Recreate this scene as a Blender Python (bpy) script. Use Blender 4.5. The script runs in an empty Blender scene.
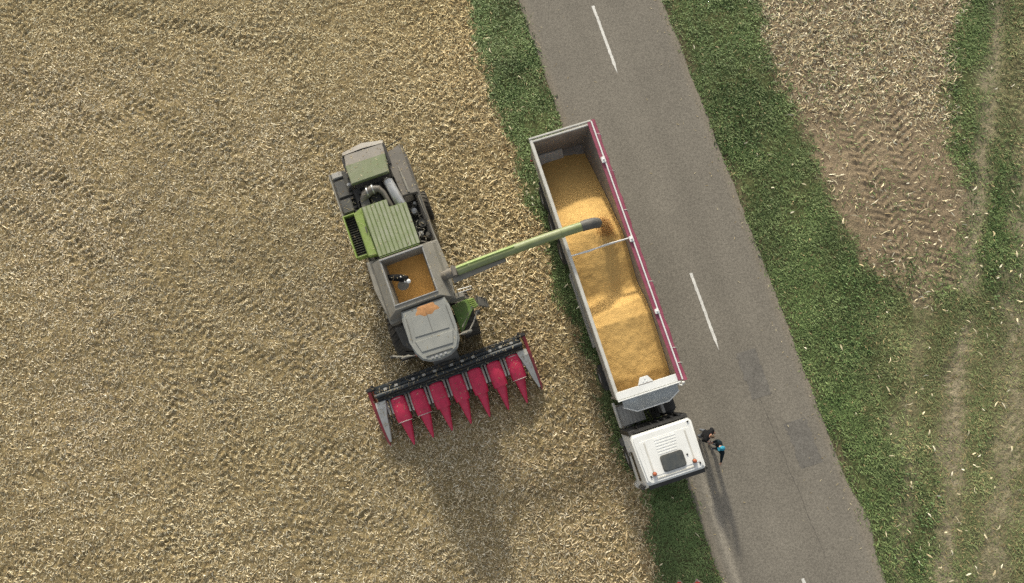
import bpy, bmesh, math, random
import numpy as np
from mathutils import Vector, Matrix
R = math.radians
random.seed(7)
rng = np.random.default_rng(11)
scene = bpy.context.scene
C = scene.collection

# ------------------------------------------------------------------ camera, sky, sun, exposure
TILT, DIST = R(9.0), 29.8
cam_d = bpy.data.cameras.new('camera')
cam = bpy.data.objects.new('camera', cam_d); C.objects.link(cam)
cam_d.sensor_width = 36.0
cam_d.lens = 36.0 * 680.0 / 1024.0
cam_d.clip_start, cam_d.clip_end = 0.5, 3000.0
cam.location = (0, -DIST * math.sin(TILT), DIST * math.cos(TILT))
cam.rotation_euler = (TILT, 0, 0)
scene.camera = cam

SUN_EL, SHADOW_AZ = R(21.0), R(13.0)
world = bpy.data.worlds.new('World'); scene.world = world; world.use_nodes = True
wn, wl = world.node_tree.nodes, world.node_tree.links
sky = wn.new('ShaderNodeTexSky'); sky.sky_type = 'NISHITA'; sky.sun_disc = False
sky.sun_elevation = SUN_EL; sky.sun_rotation = -SHADOW_AZ
sky.air_density, sky.dust_density, sky.ozone_density = 1.0, 3.0, 1.0
hs = wn.new('ShaderNodeHueSaturation'); hs.inputs['Saturation'].default_value = 0.32   # hazy, milky sky
wl.new(sky.outputs[0], hs.inputs['Color']); wl.new(hs.outputs[0], wn['Background'].inputs[0]); wn['Background'].inputs[1].default_value = 0.15
sun_d = bpy.data.lights.new('sun', 'SUN'); sun_d.energy = 3.0; sun_d.angle = R(3.0); sun_d.color = (1.0, 0.94, 0.80)
sun = bpy.data.objects.new('sun', sun_d); C.objects.link(sun)
ray = Vector((math.sin(SHADOW_AZ) * math.cos(SUN_EL), -math.cos(SHADOW_AZ) * math.cos(SUN_EL), -math.sin(SUN_EL)))
sun.rotation_euler = ray.to_track_quat('-Z', 'Y').to_euler(); sun.location = (-8, 30, 14)
vs = scene.view_settings
vs.view_transform = 'Standard'; vs.look = 'None'; vs.gamma = 1.0; vs.use_curve_mapping = False; vs.exposure = 0.47
scene.render.engine = 'CYCLES'
scene.cycles.use_denoising = False; scene.cycles.denoiser = 'OPENIMAGEDENOISE'; scene.cycles.denoising_input_passes = 'RGB_ALBEDO_NORMAL'; scene.cycles.denoising_prefilter = 'ACCURATE'
scene.cycles.max_bounces = 6
scene.cycles.filter_width = 1.5

# ------------------------------------------------------------------ materials
def mat(name, col, rough=0.6, metal=0.0, var=0.12, scale=6.0, fine=0.0, fscale=80.0, dust=0.0,
        dustcol=(0.34, 0.29, 0.20), bump=0.0, bscale=30.0, attr=None, spec=0.4, trans=0.0):
    m = bpy.data.materials.new(name); m.use_nodes = True
    nt = m.node_tree; N, L = nt.nodes, nt.links; b = N['Principled BSDF']
    b.inputs['Roughness'].default_value = rough; b.inputs['Metallic'].default_value = metal
    b.inputs['Specular IOR Level'].default_value = spec
    tc = N.new('ShaderNodeTexCoord')
    def noise(s, det=4.0, rg=0.55):
        n = N.new('ShaderNodeTexNoise'); n.inputs['Scale'].default_value = s
        n.inputs['Detail'].default_value = det; n.inputs['Roughness'].default_value = rg
        L.new(tc.outputs['Object'], n.inputs['Vector']); return n
    def mul(a, n, amt):
        mr = N.new('ShaderNodeMapRange'); mr.inputs['From Min'].default_value = 0.3; mr.inputs['From Max'].default_value = 0.7
        mr.inputs['To Min'].default_value = 1 - amt; mr.inputs['To Max'].default_value = 1 + amt
        L.new(n.outputs['Fac'], mr.inputs['Value'])
        mx = N.new('ShaderNodeVectorMath'); mx.operation = 'SCALE'
        L.new(a, mx.inputs[0]); L.new(mr.outputs[0], mx.inputs['Scale']); return mx.outputs[0]
    if attr:
        a = N.new('ShaderNodeAttribute'); a.attribute_name = attr; out = a.outputs['Color']
    else:
        c = N.new('ShaderNodeRGB'); c.outputs[0].default_value = (*col, 1); out = c.outputs[0]
    if dust > 0:
        dn = noise(scale * 0.8, 6.0, 0.65)
        mr = N.new('ShaderNodeMapRange'); mr.inputs['From Min'].default_value = 0.35; mr.inputs['From Max'].default_value = 0.75
        mr.inputs['To Min'].default_value = dust * 0.35; mr.inputs['To Max'].default_value = min(1, dust * 1.6)
        L.new(dn.outputs['Fac'], mr.inputs['Value'])
        # dust settles on faces that look up
        g = N.new('ShaderNodeNewGeometry'); sx = N.new('ShaderNodeSeparateXYZ'); L.new(g.outputs['Normal'], sx.inputs[0])
        up = N.new('ShaderNodeMapRange'); up.inputs['From Min'].default_value = 0.0; up.inputs['From Max'].default_value = 0.9
        up.inputs['To Min'].default_value = 0.35; L.new(sx.outputs['Z'], up.inputs['Value'])
        mm = N.new('ShaderNodeMath'); mm.operation = 'MULTIPLY'; L.new(mr.outputs[0], mm.inputs[0]); L.new(up.outputs[0], mm.inputs[1])
        mx = N.new('ShaderNodeMix'); mx.data_type = 'RGBA'
        L.new(mm.outputs[0], mx.inputs['Factor']); L.new(out, mx.inputs['A']); mx.inputs['B'].default_value = (*dustcol, 1)
        out = mx.outputs['Result']
    if var > 0: out = mul(out, noise(scale), var)
    if fine > 0: out = mul(out, noise(fscale, 2.0), fine)
    L.new(out, b.inputs['Base Color'])
    if bump > 0:
        bn = N.new('ShaderNodeBump'); bn.inputs['Strength'].default_value = 1.0; bn.inputs['Distance'].default_value = bump
        L.new(noise(bscale, 3.0).outputs['Fac'], bn.inputs['Height']); L.new(bn.outputs[0], b.inputs['Normal'])
    return m

M = {}
M['ground'] = mat('soil_and_straw', None, 0.95, var=0.16, scale=1.3, fine=0.35, fscale=14.0, attr='tone', bump=0.03, bscale=16.0, spec=0.1)
M['straw'] = mat('dry_maize_leaf', None, 0.7, var=0.0, fine=0.12, fscale=9.0, attr='tone', spec=0.2)
M['grass'] = mat('grass_blade', None, 0.6, var=0.0, fine=0.1, fscale=5.0, attr='tone', spec=0.25)
M['asphalt'] = mat('worn_asphalt', (0.2, 0.178, 0.148), 0.9, var=0.07, scale=0.35, fine=0.26, fscale=15.0, attr='tone', bump=0.004, bscale=60.0, spec=0.2)
M['asphalt_dark'] = mat('patched_asphalt', (0.150, 0.138, 0.118), 0.9, var=0.14, scale=1.6, fine=0.26, fscale=15.0, bump=0.004, bscale=60.0, spec=0.2)
M['crack'] = mat('crack_fill', (0.10, 0.09, 0.075), 0.95, var=0.2, scale=3.0)
M['paint'] = mat('road_paint', (0.62, 0.6, 0.54), 0.8, var=0.12, scale=3.0, fine=0.16, fscale=25.0)
M['grain'] = mat('maize_kernels', (0.60, 0.375, 0.125), 0.8, var=0.06, scale=1.5, fine=0.15, fscale=17.0, bump=0.018, bscale=24.0, spec=0.2)
M['kernel'] = mat('falling_kernels', (0.60, 0.35, 0.12), 0.7, var=0.1, fine=0.1)
M['grain_tank'] = mat('tank_kernels', (0.62, 0.32, 0.085), 0.8, var=0.10, scale=1.5, fine=0.2, fscale=26.0, bump=0.012, bscale=38.0, spec=0.2)
M['white'] = mat('white_paint', (0.74, 0.74, 0.7), 0.4, var=0.04, scale=2.0, dust=0.10)
M['offwhite'] = mat('dull_white_paint', (0.56, 0.55, 0.5), 0.5, var=0.08, scale=3.0, dust=0.25)
M['alu'] = mat('dull_aluminium', (0.42, 0.41, 0.38), 0.5, metal=0.35, var=0.12, scale=3.0, dust=0.25)
M['alu_in'] = mat('worn_inner_aluminium', (0.30, 0.27, 0.24), 0.55, metal=0.3, var=0.14, scale=3.0, dust=0.25)
M['bluegrey'] = mat('blue_grey_sheet', (0.25, 0.28, 0.30), 0.45, metal=0.3, var=0.15, scale=2.5, dust=0.2)
M['tarp'] = mat('crimson_tarp', (0.235, 0.036, 0.072), 0.5, var=0.12, scale=4.0, dust=0.12, dustcol=(0.45, 0.28, 0.28))
M['rubber'] = mat('tyre_rubber', (0.025, 0.024, 0.022), 0.85, var=0.2, scale=5.0, dust=0.22, dustcol=(0.2, 0.16, 0.1))
M['rim'] = mat('wheel_rim', (0.35, 0.34, 0.32), 0.5, metal=0.4, dust=0.2)
M['black'] = mat('black_metal', (0.018, 0.018, 0.018), 0.6, var=0.2, scale=4.0, dust=0.05)
M['darkgrey'] = mat('dark_grey_metal', (0.058, 0.059, 0.056), 0.6, var=0.2, scale=3.0, dust=0.14)
M['barblue'] = mat('blue_black_frame', (0.02, 0.027, 0.031), 0.55, var=0.2, scale=4.0, dust=0.03)
M['steel'] = mat('bright_steel', (0.5, 0.5, 0.48), 0.4, metal=0.6, var=0.1, scale=5.0, dust=0.2)
M['chrome'] = mat('pale_pipe', (0.55, 0.55, 0.54), 0.35, metal=0.5, var=0.12, scale=5.0, dust=0.2)
M['green'] = mat('combine_green', (0.13, 0.19, 0.04), 0.5, var=0.08, scale=3.0, dust=0.40, dustcol=(0.22, 0.23, 0.14))
M['lime'] = mat('lime_green', (0.22, 0.32, 0.05), 0.5, var=0.08, scale=4.0, dust=0.3, dustcol=(0.38, 0.38, 0.22))
M['palegreen'] = mat('dusty_green_cover', (0.20, 0.24, 0.10), 0.55, var=0.07, scale=2.5, dust=0.7, dustcol=(0.32, 0.325, 0.235))
M['leafgreen'] = mat('fender_green', (0.09, 0.19, 0.02), 0.5, var=0.15, scale=3.0, dust=0.2)
M['olive'] = mat('auger_green', (0.175, 0.215, 0.075), 0.5, var=0.08, scale=2.0, dust=0.4, dustcol=(0.29, 0.285, 0.18))
M['combgrey'] = mat('dusty_grey_panel', (0.20, 0.19, 0.16), 0.6, var=0.08, scale=2.5, dust=0.5, dustcol=(0.30, 0.27, 0.21))
M['browngrey'] = mat('brown_grey_panel', (0.135, 0.122, 0.10), 0.55, var=0.08, scale=2.5, dust=0.4, dustcol=(0.21, 0.18, 0.14))
M['roofgrey'] = mat('cab_roof_grey', (0.22, 0.225, 0.205), 0.5, var=0.06, scale=2.0, dust=0.35, dustcol=(0.33, 0.32, 0.27))
M['crimson'] = mat('crimson_hood', (0.56, 0.020, 0.075), 0.48, var=0.14, scale=5.0, dust=0.09, dustcol=(0.35, 0.2, 0.15))
M['red'] = mat('dark_red_plate', (0.30, 0.015, 0.03), 0.45, var=0.1, scale=4.0, dust=0.15)
M['glass'] = mat('tinted_glass', (0.012, 0.015, 0.017), 0.12, var=0.0, spec=0.35)
M['hatch'] = mat('hatch_glass', (0.045, 0.055, 0.06), 0.25, var=0.15, scale=3.0, dust=0.15)
M['amber'] = mat('amber_lens', (0.32, 0.09, 0.04), 0.4, var=0.05)
M['lamp'] = mat('clear_lens', (0.7, 0.7, 0.68), 0.15, var=0.0)
M['mesh'] = mat('dark_screen_mesh', (0.02, 0.022, 0.018), 0.7, var=0.3, scale=12.0, fine=0.4, fscale=40.0, dust=0.12)
M['skin'] = mat('skin', (0.46, 0.25, 0.17), 0.5, var=0.05)
M['hair'] = mat('brown_hair', (0.09, 0.055, 0.03), 0.6, var=0.2, scale=20.0)
M['jacket'] = mat('black_jacket', (0.011, 0.011, 0.012), 0.9, spec=0.15, var=0.2, scale=8.0)
M['navy'] = mat('dark_teal_jacket', (0.010, 0.017, 0.021), 0.9, spec=0.15, var=0.2, scale=8.0)
M['jeans'] = mat('grey_jeans', (0.11, 0.12, 0.135), 0.85, var=0.2, scale=8.0)
M['shoe'] = mat('dark_shoe', (0.03, 0.025, 0.02), 0.7)
M['turq'] = mat('turquoise_cloth', (0.025, 0.21, 0.30), 0.8, var=0.1, scale=8.0)
M['cone'] = mat('red_plastic', (0.5, 0.05, 0.04), 0.5, var=0.1)
M['conewhite'] = mat('pale_pink_band', (0.65, 0.45, 0.42), 0.5, var=0.1)

# ------------------------------------------------------------------ mesh helpers
def tag(o, label=None, cat=None, group=None, kind=None):
    if label: o['label'] = label
    if cat: o['category'] = cat
    if group: o['group'] = group
    if kind: o['kind'] = kind
    return o

def empty(name, loc=(0, 0, 0), rz=0.0):
    o = bpy.data.objects.new(name, None); C.objects.link(o)
    o.location = loc; o.rotation_euler = (0, 0, rz); o.empty_display_size = 0.3
    return o

class B:
    """collects shapes in one bmesh"""
    def __init__(s): s.bm = bmesh.new()
    def box(s, x0, x1, y0, y1, z0, z1, bev=0.0, rot=None, seg=2):
        c = Vector(((x0 + x1) / 2, (y0 + y1) / 2, (z0 + z1) / 2))
        r = bmesh.ops.create_cube(s.bm, size=1.0)['verts']
        bmesh.ops.scale(s.bm, vec=(abs(x1 - x0), abs(y1 - y0), abs(z1 - z0)), verts=r)
        if bev > 0:
            e = list({e for v in r for e in v.link_edges})
            o = bmesh.ops.bevel(s.bm, geom=e, offset=bev, segments=seg, affect='EDGES', clamp_overlap=True)
            r = list({v for f in o['faces'] for v in f.verts} | {v for v in r if v.is_valid})
        if rot is not None: bmesh.ops.rotate(s.bm, cent=(0, 0, 0), matrix=rot, verts=r)
        bmesh.ops.translate(s.bm, vec=c, verts=r)
        return s
    def cyl(s, p0, p1, r0, r1=None, n=14, cap=True):
        return s.tube([p0, p1], [r0, r0 if r1 is None else r1], n, cap)
    def tube(s, path, rad, n=10, cap=True):
        pts = [Vector(p) for p in path]
        if not hasattr(rad, '__len__'): rad = [rad] * len(pts)
        rings = []; prev = None
        for i, p in enumerate(pts):
            d = (pts[min(i + 1, len(pts) - 1)] - pts[max(i - 1, 0)]).normalized()
            if prev is None:
                a = d.orthogonal().normalized()
            else:
                a = (prev - d * prev.dot(d)).normalized()
            prev = a; b = d.cross(a)
            rings.append([s.bm.verts.new(p + (a * math.cos(t) + b * math.sin(t)) * rad[i]) for t in [2 * math.pi * k / n for k in range(n)]])
        for q in range(len(rings) - 1):
            for k in range(n): s.bm.faces.new((rings[q][k], rings[q][(k + 1) % n], rings[q + 1][(k + 1) % n], rings[q + 1][k]))
        if cap:
            s.bm.faces.new(rings[0][::-1]); s.bm.faces.new(rings[-1])
        return s
    def prism(s, pts, z0, z1, bev=0.0, tilt=None):
        """plan outline pulled from z0 to z1; tilt(x,y) adds height to the top"""
        f = tilt or (lambda x, y: 0.0)
        lo = [s.bm.verts.new((x, y, z0 + f(x, y))) for x, y in pts]; hi = [s.bm.verts.new((x, y, z1 + f(x, y))) for x, y in pts]
        n = len(pts)
        fs = [s.bm.faces.new(lo[::-1]), s.bm.faces.new(hi)]
        for k in range(n): s.bm.faces.new((lo[k], lo[(k + 1) % n], hi[(k + 1) % n], hi[k]))
        if bev > 0: bmesh.ops.bevel(s.bm, geom=list(fs[1].edges), offset=bev, segments=3, affect='EDGES', clamp_overlap=True)
        return s
    def loft(s, rings, cap=True, closed=True):
        rv = [[s.bm.verts.new(p) for p in r] for r in rings]
        n = len(rv[0])
        for q in range(len(rv) - 1):
            for k in range(n if closed else n - 1): s.bm.faces.new((rv[q][k], rv[q][(k + 1) % n], rv[q + 1][(k + 1) % n], rv[q + 1][k]))
        if cap: s.bm.faces.new(rv[0][::-1]); s.bm.faces.new(rv[-1])
        return s
    def ball(s, c, r, sc=(1, 1, 1), u=12, v=8):
        vs_ = bmesh.ops.create_uvsphere(s.bm, u_segments=u, v_segments=v, radius=r)['verts']
        bmesh.ops.scale(s.bm, vec=sc, verts=vs_); bmesh.ops.translate(s.bm, vec=c, verts=vs_); return s
    def obj(s, name, m, parent=None, smooth=False, bev=0.0):
        bmesh.ops.recalc_face_normals(s.bm, faces=s.bm.faces[:])
        me = bpy.data.meshes.new(name); s.bm.to_mesh(me); s.bm.free()
        me.materials.append(M[m] if isinstance(m, str) else m)
        if smooth:
            me.polygons.foreach_set('use_smooth', np.ones(len(me.polygons), bool))
            try: me.set_sharp_from_angle(angle=R(38))
            except Exception: pass
        o = bpy.data.objects.new(name, me); C.objects.link(o)
        if parent: o.parent = parent
        return o

def rounded(x0, x1, y0, y1, r, n=5):
    """rounded rectangle outline; r = (x0y0, x1y0, x1y1, x0y1)"""
    if not hasattr(r, '__len__'): r = [r] * 4
    out = []
    for (cx, cy, a0, rr) in ((x0 + r[0], y0 + r[0], 180, r[0]), (x1 - r[1], y0 + r[1], 270, r[1]), (x1 - r[2], y1 - r[2], 0, r[2]), (x0 + r[3], y1 - r[3], 90, r[3])):
        for k in range(n + 1):
            a = R(a0 + 90 * k / n); out.append((cx + rr * math.cos(a), cy + rr * math.sin(a)))
    return out

def raw_mesh(name, co, faces_flat, sizes, m, tone=None, smooth=False, parent=None):
    me = bpy.data.meshes.new(name)
    me.vertices.add(len(co)); me.vertices.foreach_set('co', np.ascontiguousarray(co, np.float32).ravel())
    me.loops.add(len(faces_flat)); me.loops.foreach_set('vertex_index', np.ascontiguousarray(faces_flat, np.int32))
    me.polygons.add(len(sizes))
    st = np.concatenate([[0], np.cumsum(sizes)[:-1]]).astype(np.int32)
    me.polygons.foreach_set('loop_start', st)
    me.update(calc_edges=True); me.validate()
    if tone is not None:
        a = me.color_attributes.new('tone', 'FLOAT_COLOR', 'POINT')
        t4 = np.ones((len(co), 4), np.float32); t4[:, :3] = tone; a.data.foreach_set('color', t4.ravel())
    if smooth: me.polygons.foreach_set('use_smooth', np.ones(len(me.polygons), bool))
    me.materials.append(M[m])
    o = bpy.data.objects.new(name, me); C.objects.link(o)
    if parent: o.parent = parent
    return o

# ------------------------------------------------------------------ layout of the land (metres)
_tab = np.random.default_rng(5).random((257, 257)); _tab[256] = _tab[0]; _tab[:, 256] = _tab[:, 0]
def vnoise(x, y, s, seed=0):
    x = np.asarray(x) * s + seed * 17.31 + 1000.0; y = np.asarray(y) * s + seed * 9.77 + 1000.0
    xi = np.floor(x).astype(int); yi = np.floor(y).astype(int); fx = x - xi; fy = y - yi
    fx = fx * fx * (3 - 2 * fx); fy = fy * fy * (3 - 2 * fy); xi &= 255; yi &= 255
    a = _tab[yi, xi] * (1 - fx) + _tab[yi, xi + 1] * fx; b = _tab[yi + 1, xi] * (1 - fx) + _tab[yi + 1, xi + 1] * fx
    return a * (1 - fy) + b * fy
def fbm(x, y, s, seed=0, o=4):
    t = 0; a = 0.5; n = 0
    for k in range(o):
        t = t + a * vnoise(x, y, s, seed + k * 3); n += a; a *= 0.5; s *= 2.03
    return t / n
def sstep(a, b, x):
    t = np.clip((x - a) / (b - a), 0, 1); return t * t * (3 - 2 * t)

FIELD_EDGE = [(-9, 35), (-2.85, 15.94), (-2.07, 13.88), (-1.3, 10.96), (-0.23, 7.45), (0.63, 4.24), (1.46, 1.86), (2.32, -0.6), (3.4, -3.63), (3.87, -5.54), (4.76, -7.4), (5.43, -8.82), (5.8, -10.42), (6.07, -12.11), (6.5, -13.92), (12, -30)]
PATCH_L = [(8, 30), (10.88, 16.99), (11.52, 13.88), (12.0, 10.12), (13.16, 8.17), (13.55, 5.78), (14.55, 3.46), (15.37, 1.5), (17.19, -0.38), (18.59, -1.69), (21, -30)]
PATCH_R = [(25, 30), (22.1, 16.99), (21.44, 13.88), (20.29, 10.86), (19.86, 8.89), (20.39, 6.49), (20.45, 2.77), (19.51, -0.38), (18.59, -1.69), (18.5, -30)]
TRACK1 = [(27, 35), (23.48, 16.99), (22.94, 13.88), (22.17, 9.87), (21.29, 6.02), (20.59, 2.77), (19.55, -1.69), (18.94, -4.7), (18.55, -7.6), (17.77, -12.11), (17.35, -14.3), (15, -30)]
TRACK2 = [(30, 35), (24.22, 8.89), (22.76, 2.77), (22.0, -0.38), (21.37, -4.7), (20.6, -8.82), (19.62, -12.11), (19.17, -14.3), (16, -30)]
def xat(line, y):
    l = sorted(line, key=lambda p: p[1]); return np.interp(y, [p[1] for p in l], [p[0] for p in l])
RC, RD = np.array([7.84, 0.885]), np.array([0.304, -0.9527])
RD = RD / np.linalg.norm(RD); RN = np.array([-RD[1], RD[0]])          # RN points to the east side of the road
HALF = 3.23
def road_uv(x, y):
    dx, dy = x - RC[0], y - RC[1]; return dx * RD[0] + dy * RD[1], dx * RN[0] + dy * RN[1]

def zones(x, y):
    """how much field litter, grass and bare soil there is at a point"""
    rag = (fbm(x, y, 0.9, 3) - 0.5) * 1.5 + (vnoise(x, y, 5.0, 7) - 0.5) * 0.35
    s, d = road_uv(x, y)
    field = sstep(0.38, -0.30, x - xat(FIELD_EDGE, y) + rag)
    left = (d < 0)
    on_road = sstep(HALF + 0.02, HALF - 0.24, np.abs(d) + 0.14 * (vnoise(x, y, 2.5, 77) - 0.5))
    pl = x - xat(PATCH_L, y) + rag * 0.9; pr = xat(PATCH_R, y) - x + rag * 0.8
    patch = sstep(-0.5, 0.6, pl) * sstep(-0.7, 0.7, pr) * sstep(-4.5, 2.8, y + rag * 2.5)
    patch = patch * (~left)
    plitter = patch * (0.10 + 0.9 * sstep(6.5, 10.5, y + rag * 2 + 0.35 * (x - 16)))
    t1 = np.exp(-((x - xat(TRACK1, y) + rag * 0.55) / 0.55) ** 2) * (0.65 + 0.35 * fbm(x, y, 0.3, 8)) * sstep(0.12, 0.5, fbm(x, y, 0.35, 21) + 0.15 * sstep(-2, 6, y))
    t2 = np.exp(-((x - xat(TRACK2, y) + rag * 0.9) / 0.8) ** 2) * 0.7
    t3 = np.exp(-((x - xat(TRACK1, y) + 1.9 + rag * 0.5) / 0.4) ** 2) * 0.45 * sstep(3, -4, y)
    spot = np.exp(-(((x - 16.2) / 0.28) ** 2 + ((y + 5.9) / 0.55) ** 2)) * 0.8
    bare = np.clip(t1 + t2 + t3 + spot, 0, 1) * (~left)
    olive = sstep(-0.5, 0.5, x - xat(TRACK1, y) - 0.4) * sstep(4.5, 9.0, y + rag) * (~left)
    grass = (1 - field * left) * (1 - patch * 0.96) * (1 - on_road) * (1 - bare * 0.82) * (1 - 0.45 * olive)
    low = sstep(1.0, -3.0, y + rag) * sstep(12.5, 17.0, x - 0.30 * (-y)) * (~left)
    patchy = sstep(0.36, 0.62, fbm(x, y, 0.35, 31) + 0.16 * fbm(x, y, 1.3, 33) - 0.08)
    grass = grass * (1 - low * 0.42 * (1 - patchy)) * (1 - 0.5 * sstep(0.56, 0.7, fbm(x, y, 0.55, 44)) * (~left))
    return dict(field=field * left, patch=patch, plitter=plitter, grass=grass, bare=bare, road=on_road, olive=olive, low=low, d=d, s=s)

# wheel tracks printed by ribbed tractor tyres: (cx, cy, radius, phase) circles; large radii read as straight runs
TREADS = []
def straight(px, py, ang, sgn=1):
    rr = 400.0; TREADS.append((px + rr * math.cos(R(ang)), py + rr * math.sin(R(ang)), rr, sgn))
for k, (px, py) in enumerate([(-13.6, 4), (-11.6, 4), (-7.2, 2), (-3.0, 4), (-1.2, 3), (-16.8, 2), (-19.3, 2)]): straight(px, py, 20 if k != 5 else 32, 1)
for px, py, a in [(-16, 8, 62), (-16, 10.2, 64), (-14, 6, 70), (-12, -3.5, 118), (-12, -6.0, 116), (-15, -9.5, 108), (-17, 1.5, 68), (-17, -0.6, 68), (-9, -10.2, 98), (-16, 12.6, 80), (-10, 8.6, 74), (-10, 10.9, 74)]: straight(px, py, a, -1)
TREADS += [(-26, -8, 12.0, 1), (-26, -8, 14.1, 1), (-24, 22, 13.0, -1), (-24, 22, 15.2, -1), (-10, -22, 13.0, 1), (-10, -22, 15.0, 1), (-22, -18, 9.0, 1), (-22, -18, 11.0, -1)]
EAST = [(16.2, 5.0, 17.2), (18.0, 5.0, 16.5), (19.3, 1.0, 14.0), (23.4, 8.0, 12.0)]
def tread(x, y):
    h = np.zeros_like(x); wgt = np.zeros_like(x)
    for k, (cx, cy, rr, sg) in enumerate(TREADS):
        dx, dy = x - cx, y - cy; d = np.hypot(dx, dy) - rr; s = np.arctan2(dy, dx) * rr
        w = sstep(0.46, 0.34, np.abs(d)) * sstep(0.40, 0.62, fbm(x, y, 0.16, 50 + k, 2) + 0.05)
        lug = np.sin(2 * np.pi * (s * sg / 0.36 + np.abs(d) * 1.5 + 0.5 * (d > 0)))
        h += w * (-0.012 + 0.029 * np.maximum(lug, -0.6)) * (1.0 if k > 6 else 0.75); wgt = np.maximum(wgt, w)
    return h, wgt
def tread_east(x, y):
    h = np.zeros_like(x)
    for k, (px, py, a) in enumerate(EAST):
        ca, sa = math.sin(R(a)), -math.cos(R(a)); dx, dy = x - px, y - py
        s = dx * ca + dy * sa; d = dx * -sa + dy * ca
        w = sstep(0.62, 0.48, np.abs(d)) * sstep(0.3, 0.5, fbm(x, y, 0.2, 80 + k, 2) + 0.1)
        lug = np.sin(2 * np.pi * (s / 0.34 + np.abs(d) * 1.5 + 0.5 * (d > 0)))
        h += w * (-0.012 + 0.022 * lug)
    return h

GX0, GX1, GY0, GY1, GS = -27.0, 27.0, -17.0, 19.0, 0.07
gx = np.arange(GX0, GX1 + 1e-6, GS); gy = np.arange(GY0, GY1 + 1e-6, GS)
X, Y = np.meshgrid(gx, gy)
Z = zones(X, Y)
trh, trw = tread(X, Y)
rough_ = np.clip(Z['field'] + Z['plitter'] * 0.9, 0, 1)
H = (fbm(X, Y, 0.22, 1, 2) - 0.5) * 0.10 + rough_ * ((fbm(X, Y, 2.2, 2, 3) - 0.5) * 0.06) + (fbm(X, Y, 4.5, 4, 2) - 0.5) * 0.05
H = H + trh * Z['field'] * 1.1 + tread_east(X, Y) * np.clip(Z['patch'] + 0.5 * Z['bare'] + Z['olive'] * 0.7, 0, 1) * 1.0 - 0.05 * Z['bare']
edge = sstep(HALF + 0.55, HALF + 0.02, np.abs(Z['d']))
H = H * (1 - edge) - 0.055 * edge
soil = np.array([0.205, 0.156, 0.098]); strawy = np.array([0.245, 0.188, 0.093]); humus = np.array([0.10, 0.11, 0.045]); dirt = np.array([0.27, 0.225, 0.15])
def mixc(a, b, t): return a * (1 - t[..., None]) + b * t[..., None]
tone = np.broadcast_to(humus, X.shape + (3,)).copy()
tone = mixc(tone, np.array([0.12, 0.115, 0.05]), Z['low'] * 0.8)
tone = mixc(tone, strawy, Z['field'])
tone = mixc(tone, soil * 1.12, Z['patch'])
tone = mixc(tone, dirt, Z['bare'] * 0.9)
tone = mixc(tone, np.array([0.2, 0.175, 0.09]), Z['olive'] * 0.7)
tone = mixc(tone, soil * 0.75, edge * 0.75)
tone *= (0.82 + 0.36 * fbm(X, Y, 0.5, 61))[..., None]
tone *= (0.85 + 0.3 * vnoise(X, Y, 6.0, 66))[..., None]

def height(x, y):
    fx = np.clip((x - GX0) / GS, 0, len(gx) - 1.001); fy = np.clip((y - GY0) / GS, 0, len(gy) - 1.001)
    i = fx.astype(int); j = fy.astype(int); u = fx - i; v = fy - j
    return (H[j, i] * (1 - u) + H[j, i + 1] * u) * (1 - v) + (H[j + 1, i] * (1 - u) + H[j + 1, i + 1] * u) * v
def sample(A, x, y):
    i = np.clip(((x - GX0) / GS).round().astype(int), 0, len(gx) - 1); j = np.clip(((y - GY0) / GS).round().astype(int), 0, len(gy) - 1)
    return A[j, i]

def build_ground():
    nx, ny = len(gx), len(gy)
    co = np.stack([X, Y, H], -1).reshape(-1, 3); tn = tone.reshape(-1, 3)
    idx = np.arange(nx * ny).reshape(ny, nx)
    f = np.stack([idx[:-1, :-1], idx[:-1, 1:], idx[1:, 1:], idx[1:, :-1]], -1).reshape(-1, 4)
    # the land goes on to the horizon
    far = np.array([[-900, -900, -0.06], [900, -900, -0.06], [900, 900, -0.06], [-900, 900, -0.06]])
    n0 = len(co); co = np.vstack([co, far]); tn = np.vstack([tn, np.tile(strawy, (2, 1)), np.tile(strawy, (2, 1))])
    c = [idx[0, 0], idx[0, -1], idx[-1, -1], idx[-1, 0]]
    sides = [idx[0, :], idx[:, -1], idx[-1, ::-1], idx[::-1, 0]]
    flat = f.ravel(); sizes = np.full(len(f), 4)
    for k in range(4):
        ring = np.concatenate([[n0 + k, n0 + (k + 1) % 4], sides[k][::-1]])
        # fan triangles from the first far corner keep each face simple
        a = sides[k]; tri = np.stack([np.full(len(a) - 1, n0 + k), a[1:], a[:-1]], -1)
        flat = np.concatenate([flat, tri.ravel(), [n0 + k, n0 + (k + 1) % 4, a[-1]]]); sizes = np.concatenate([sizes, np.full(len(tri) + 1, 3)])
    o = raw_mesh('ground', co, flat, sizes, 'ground', tn, smooth=True)
    return tag(o, kind='structure')
build_ground()

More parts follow.
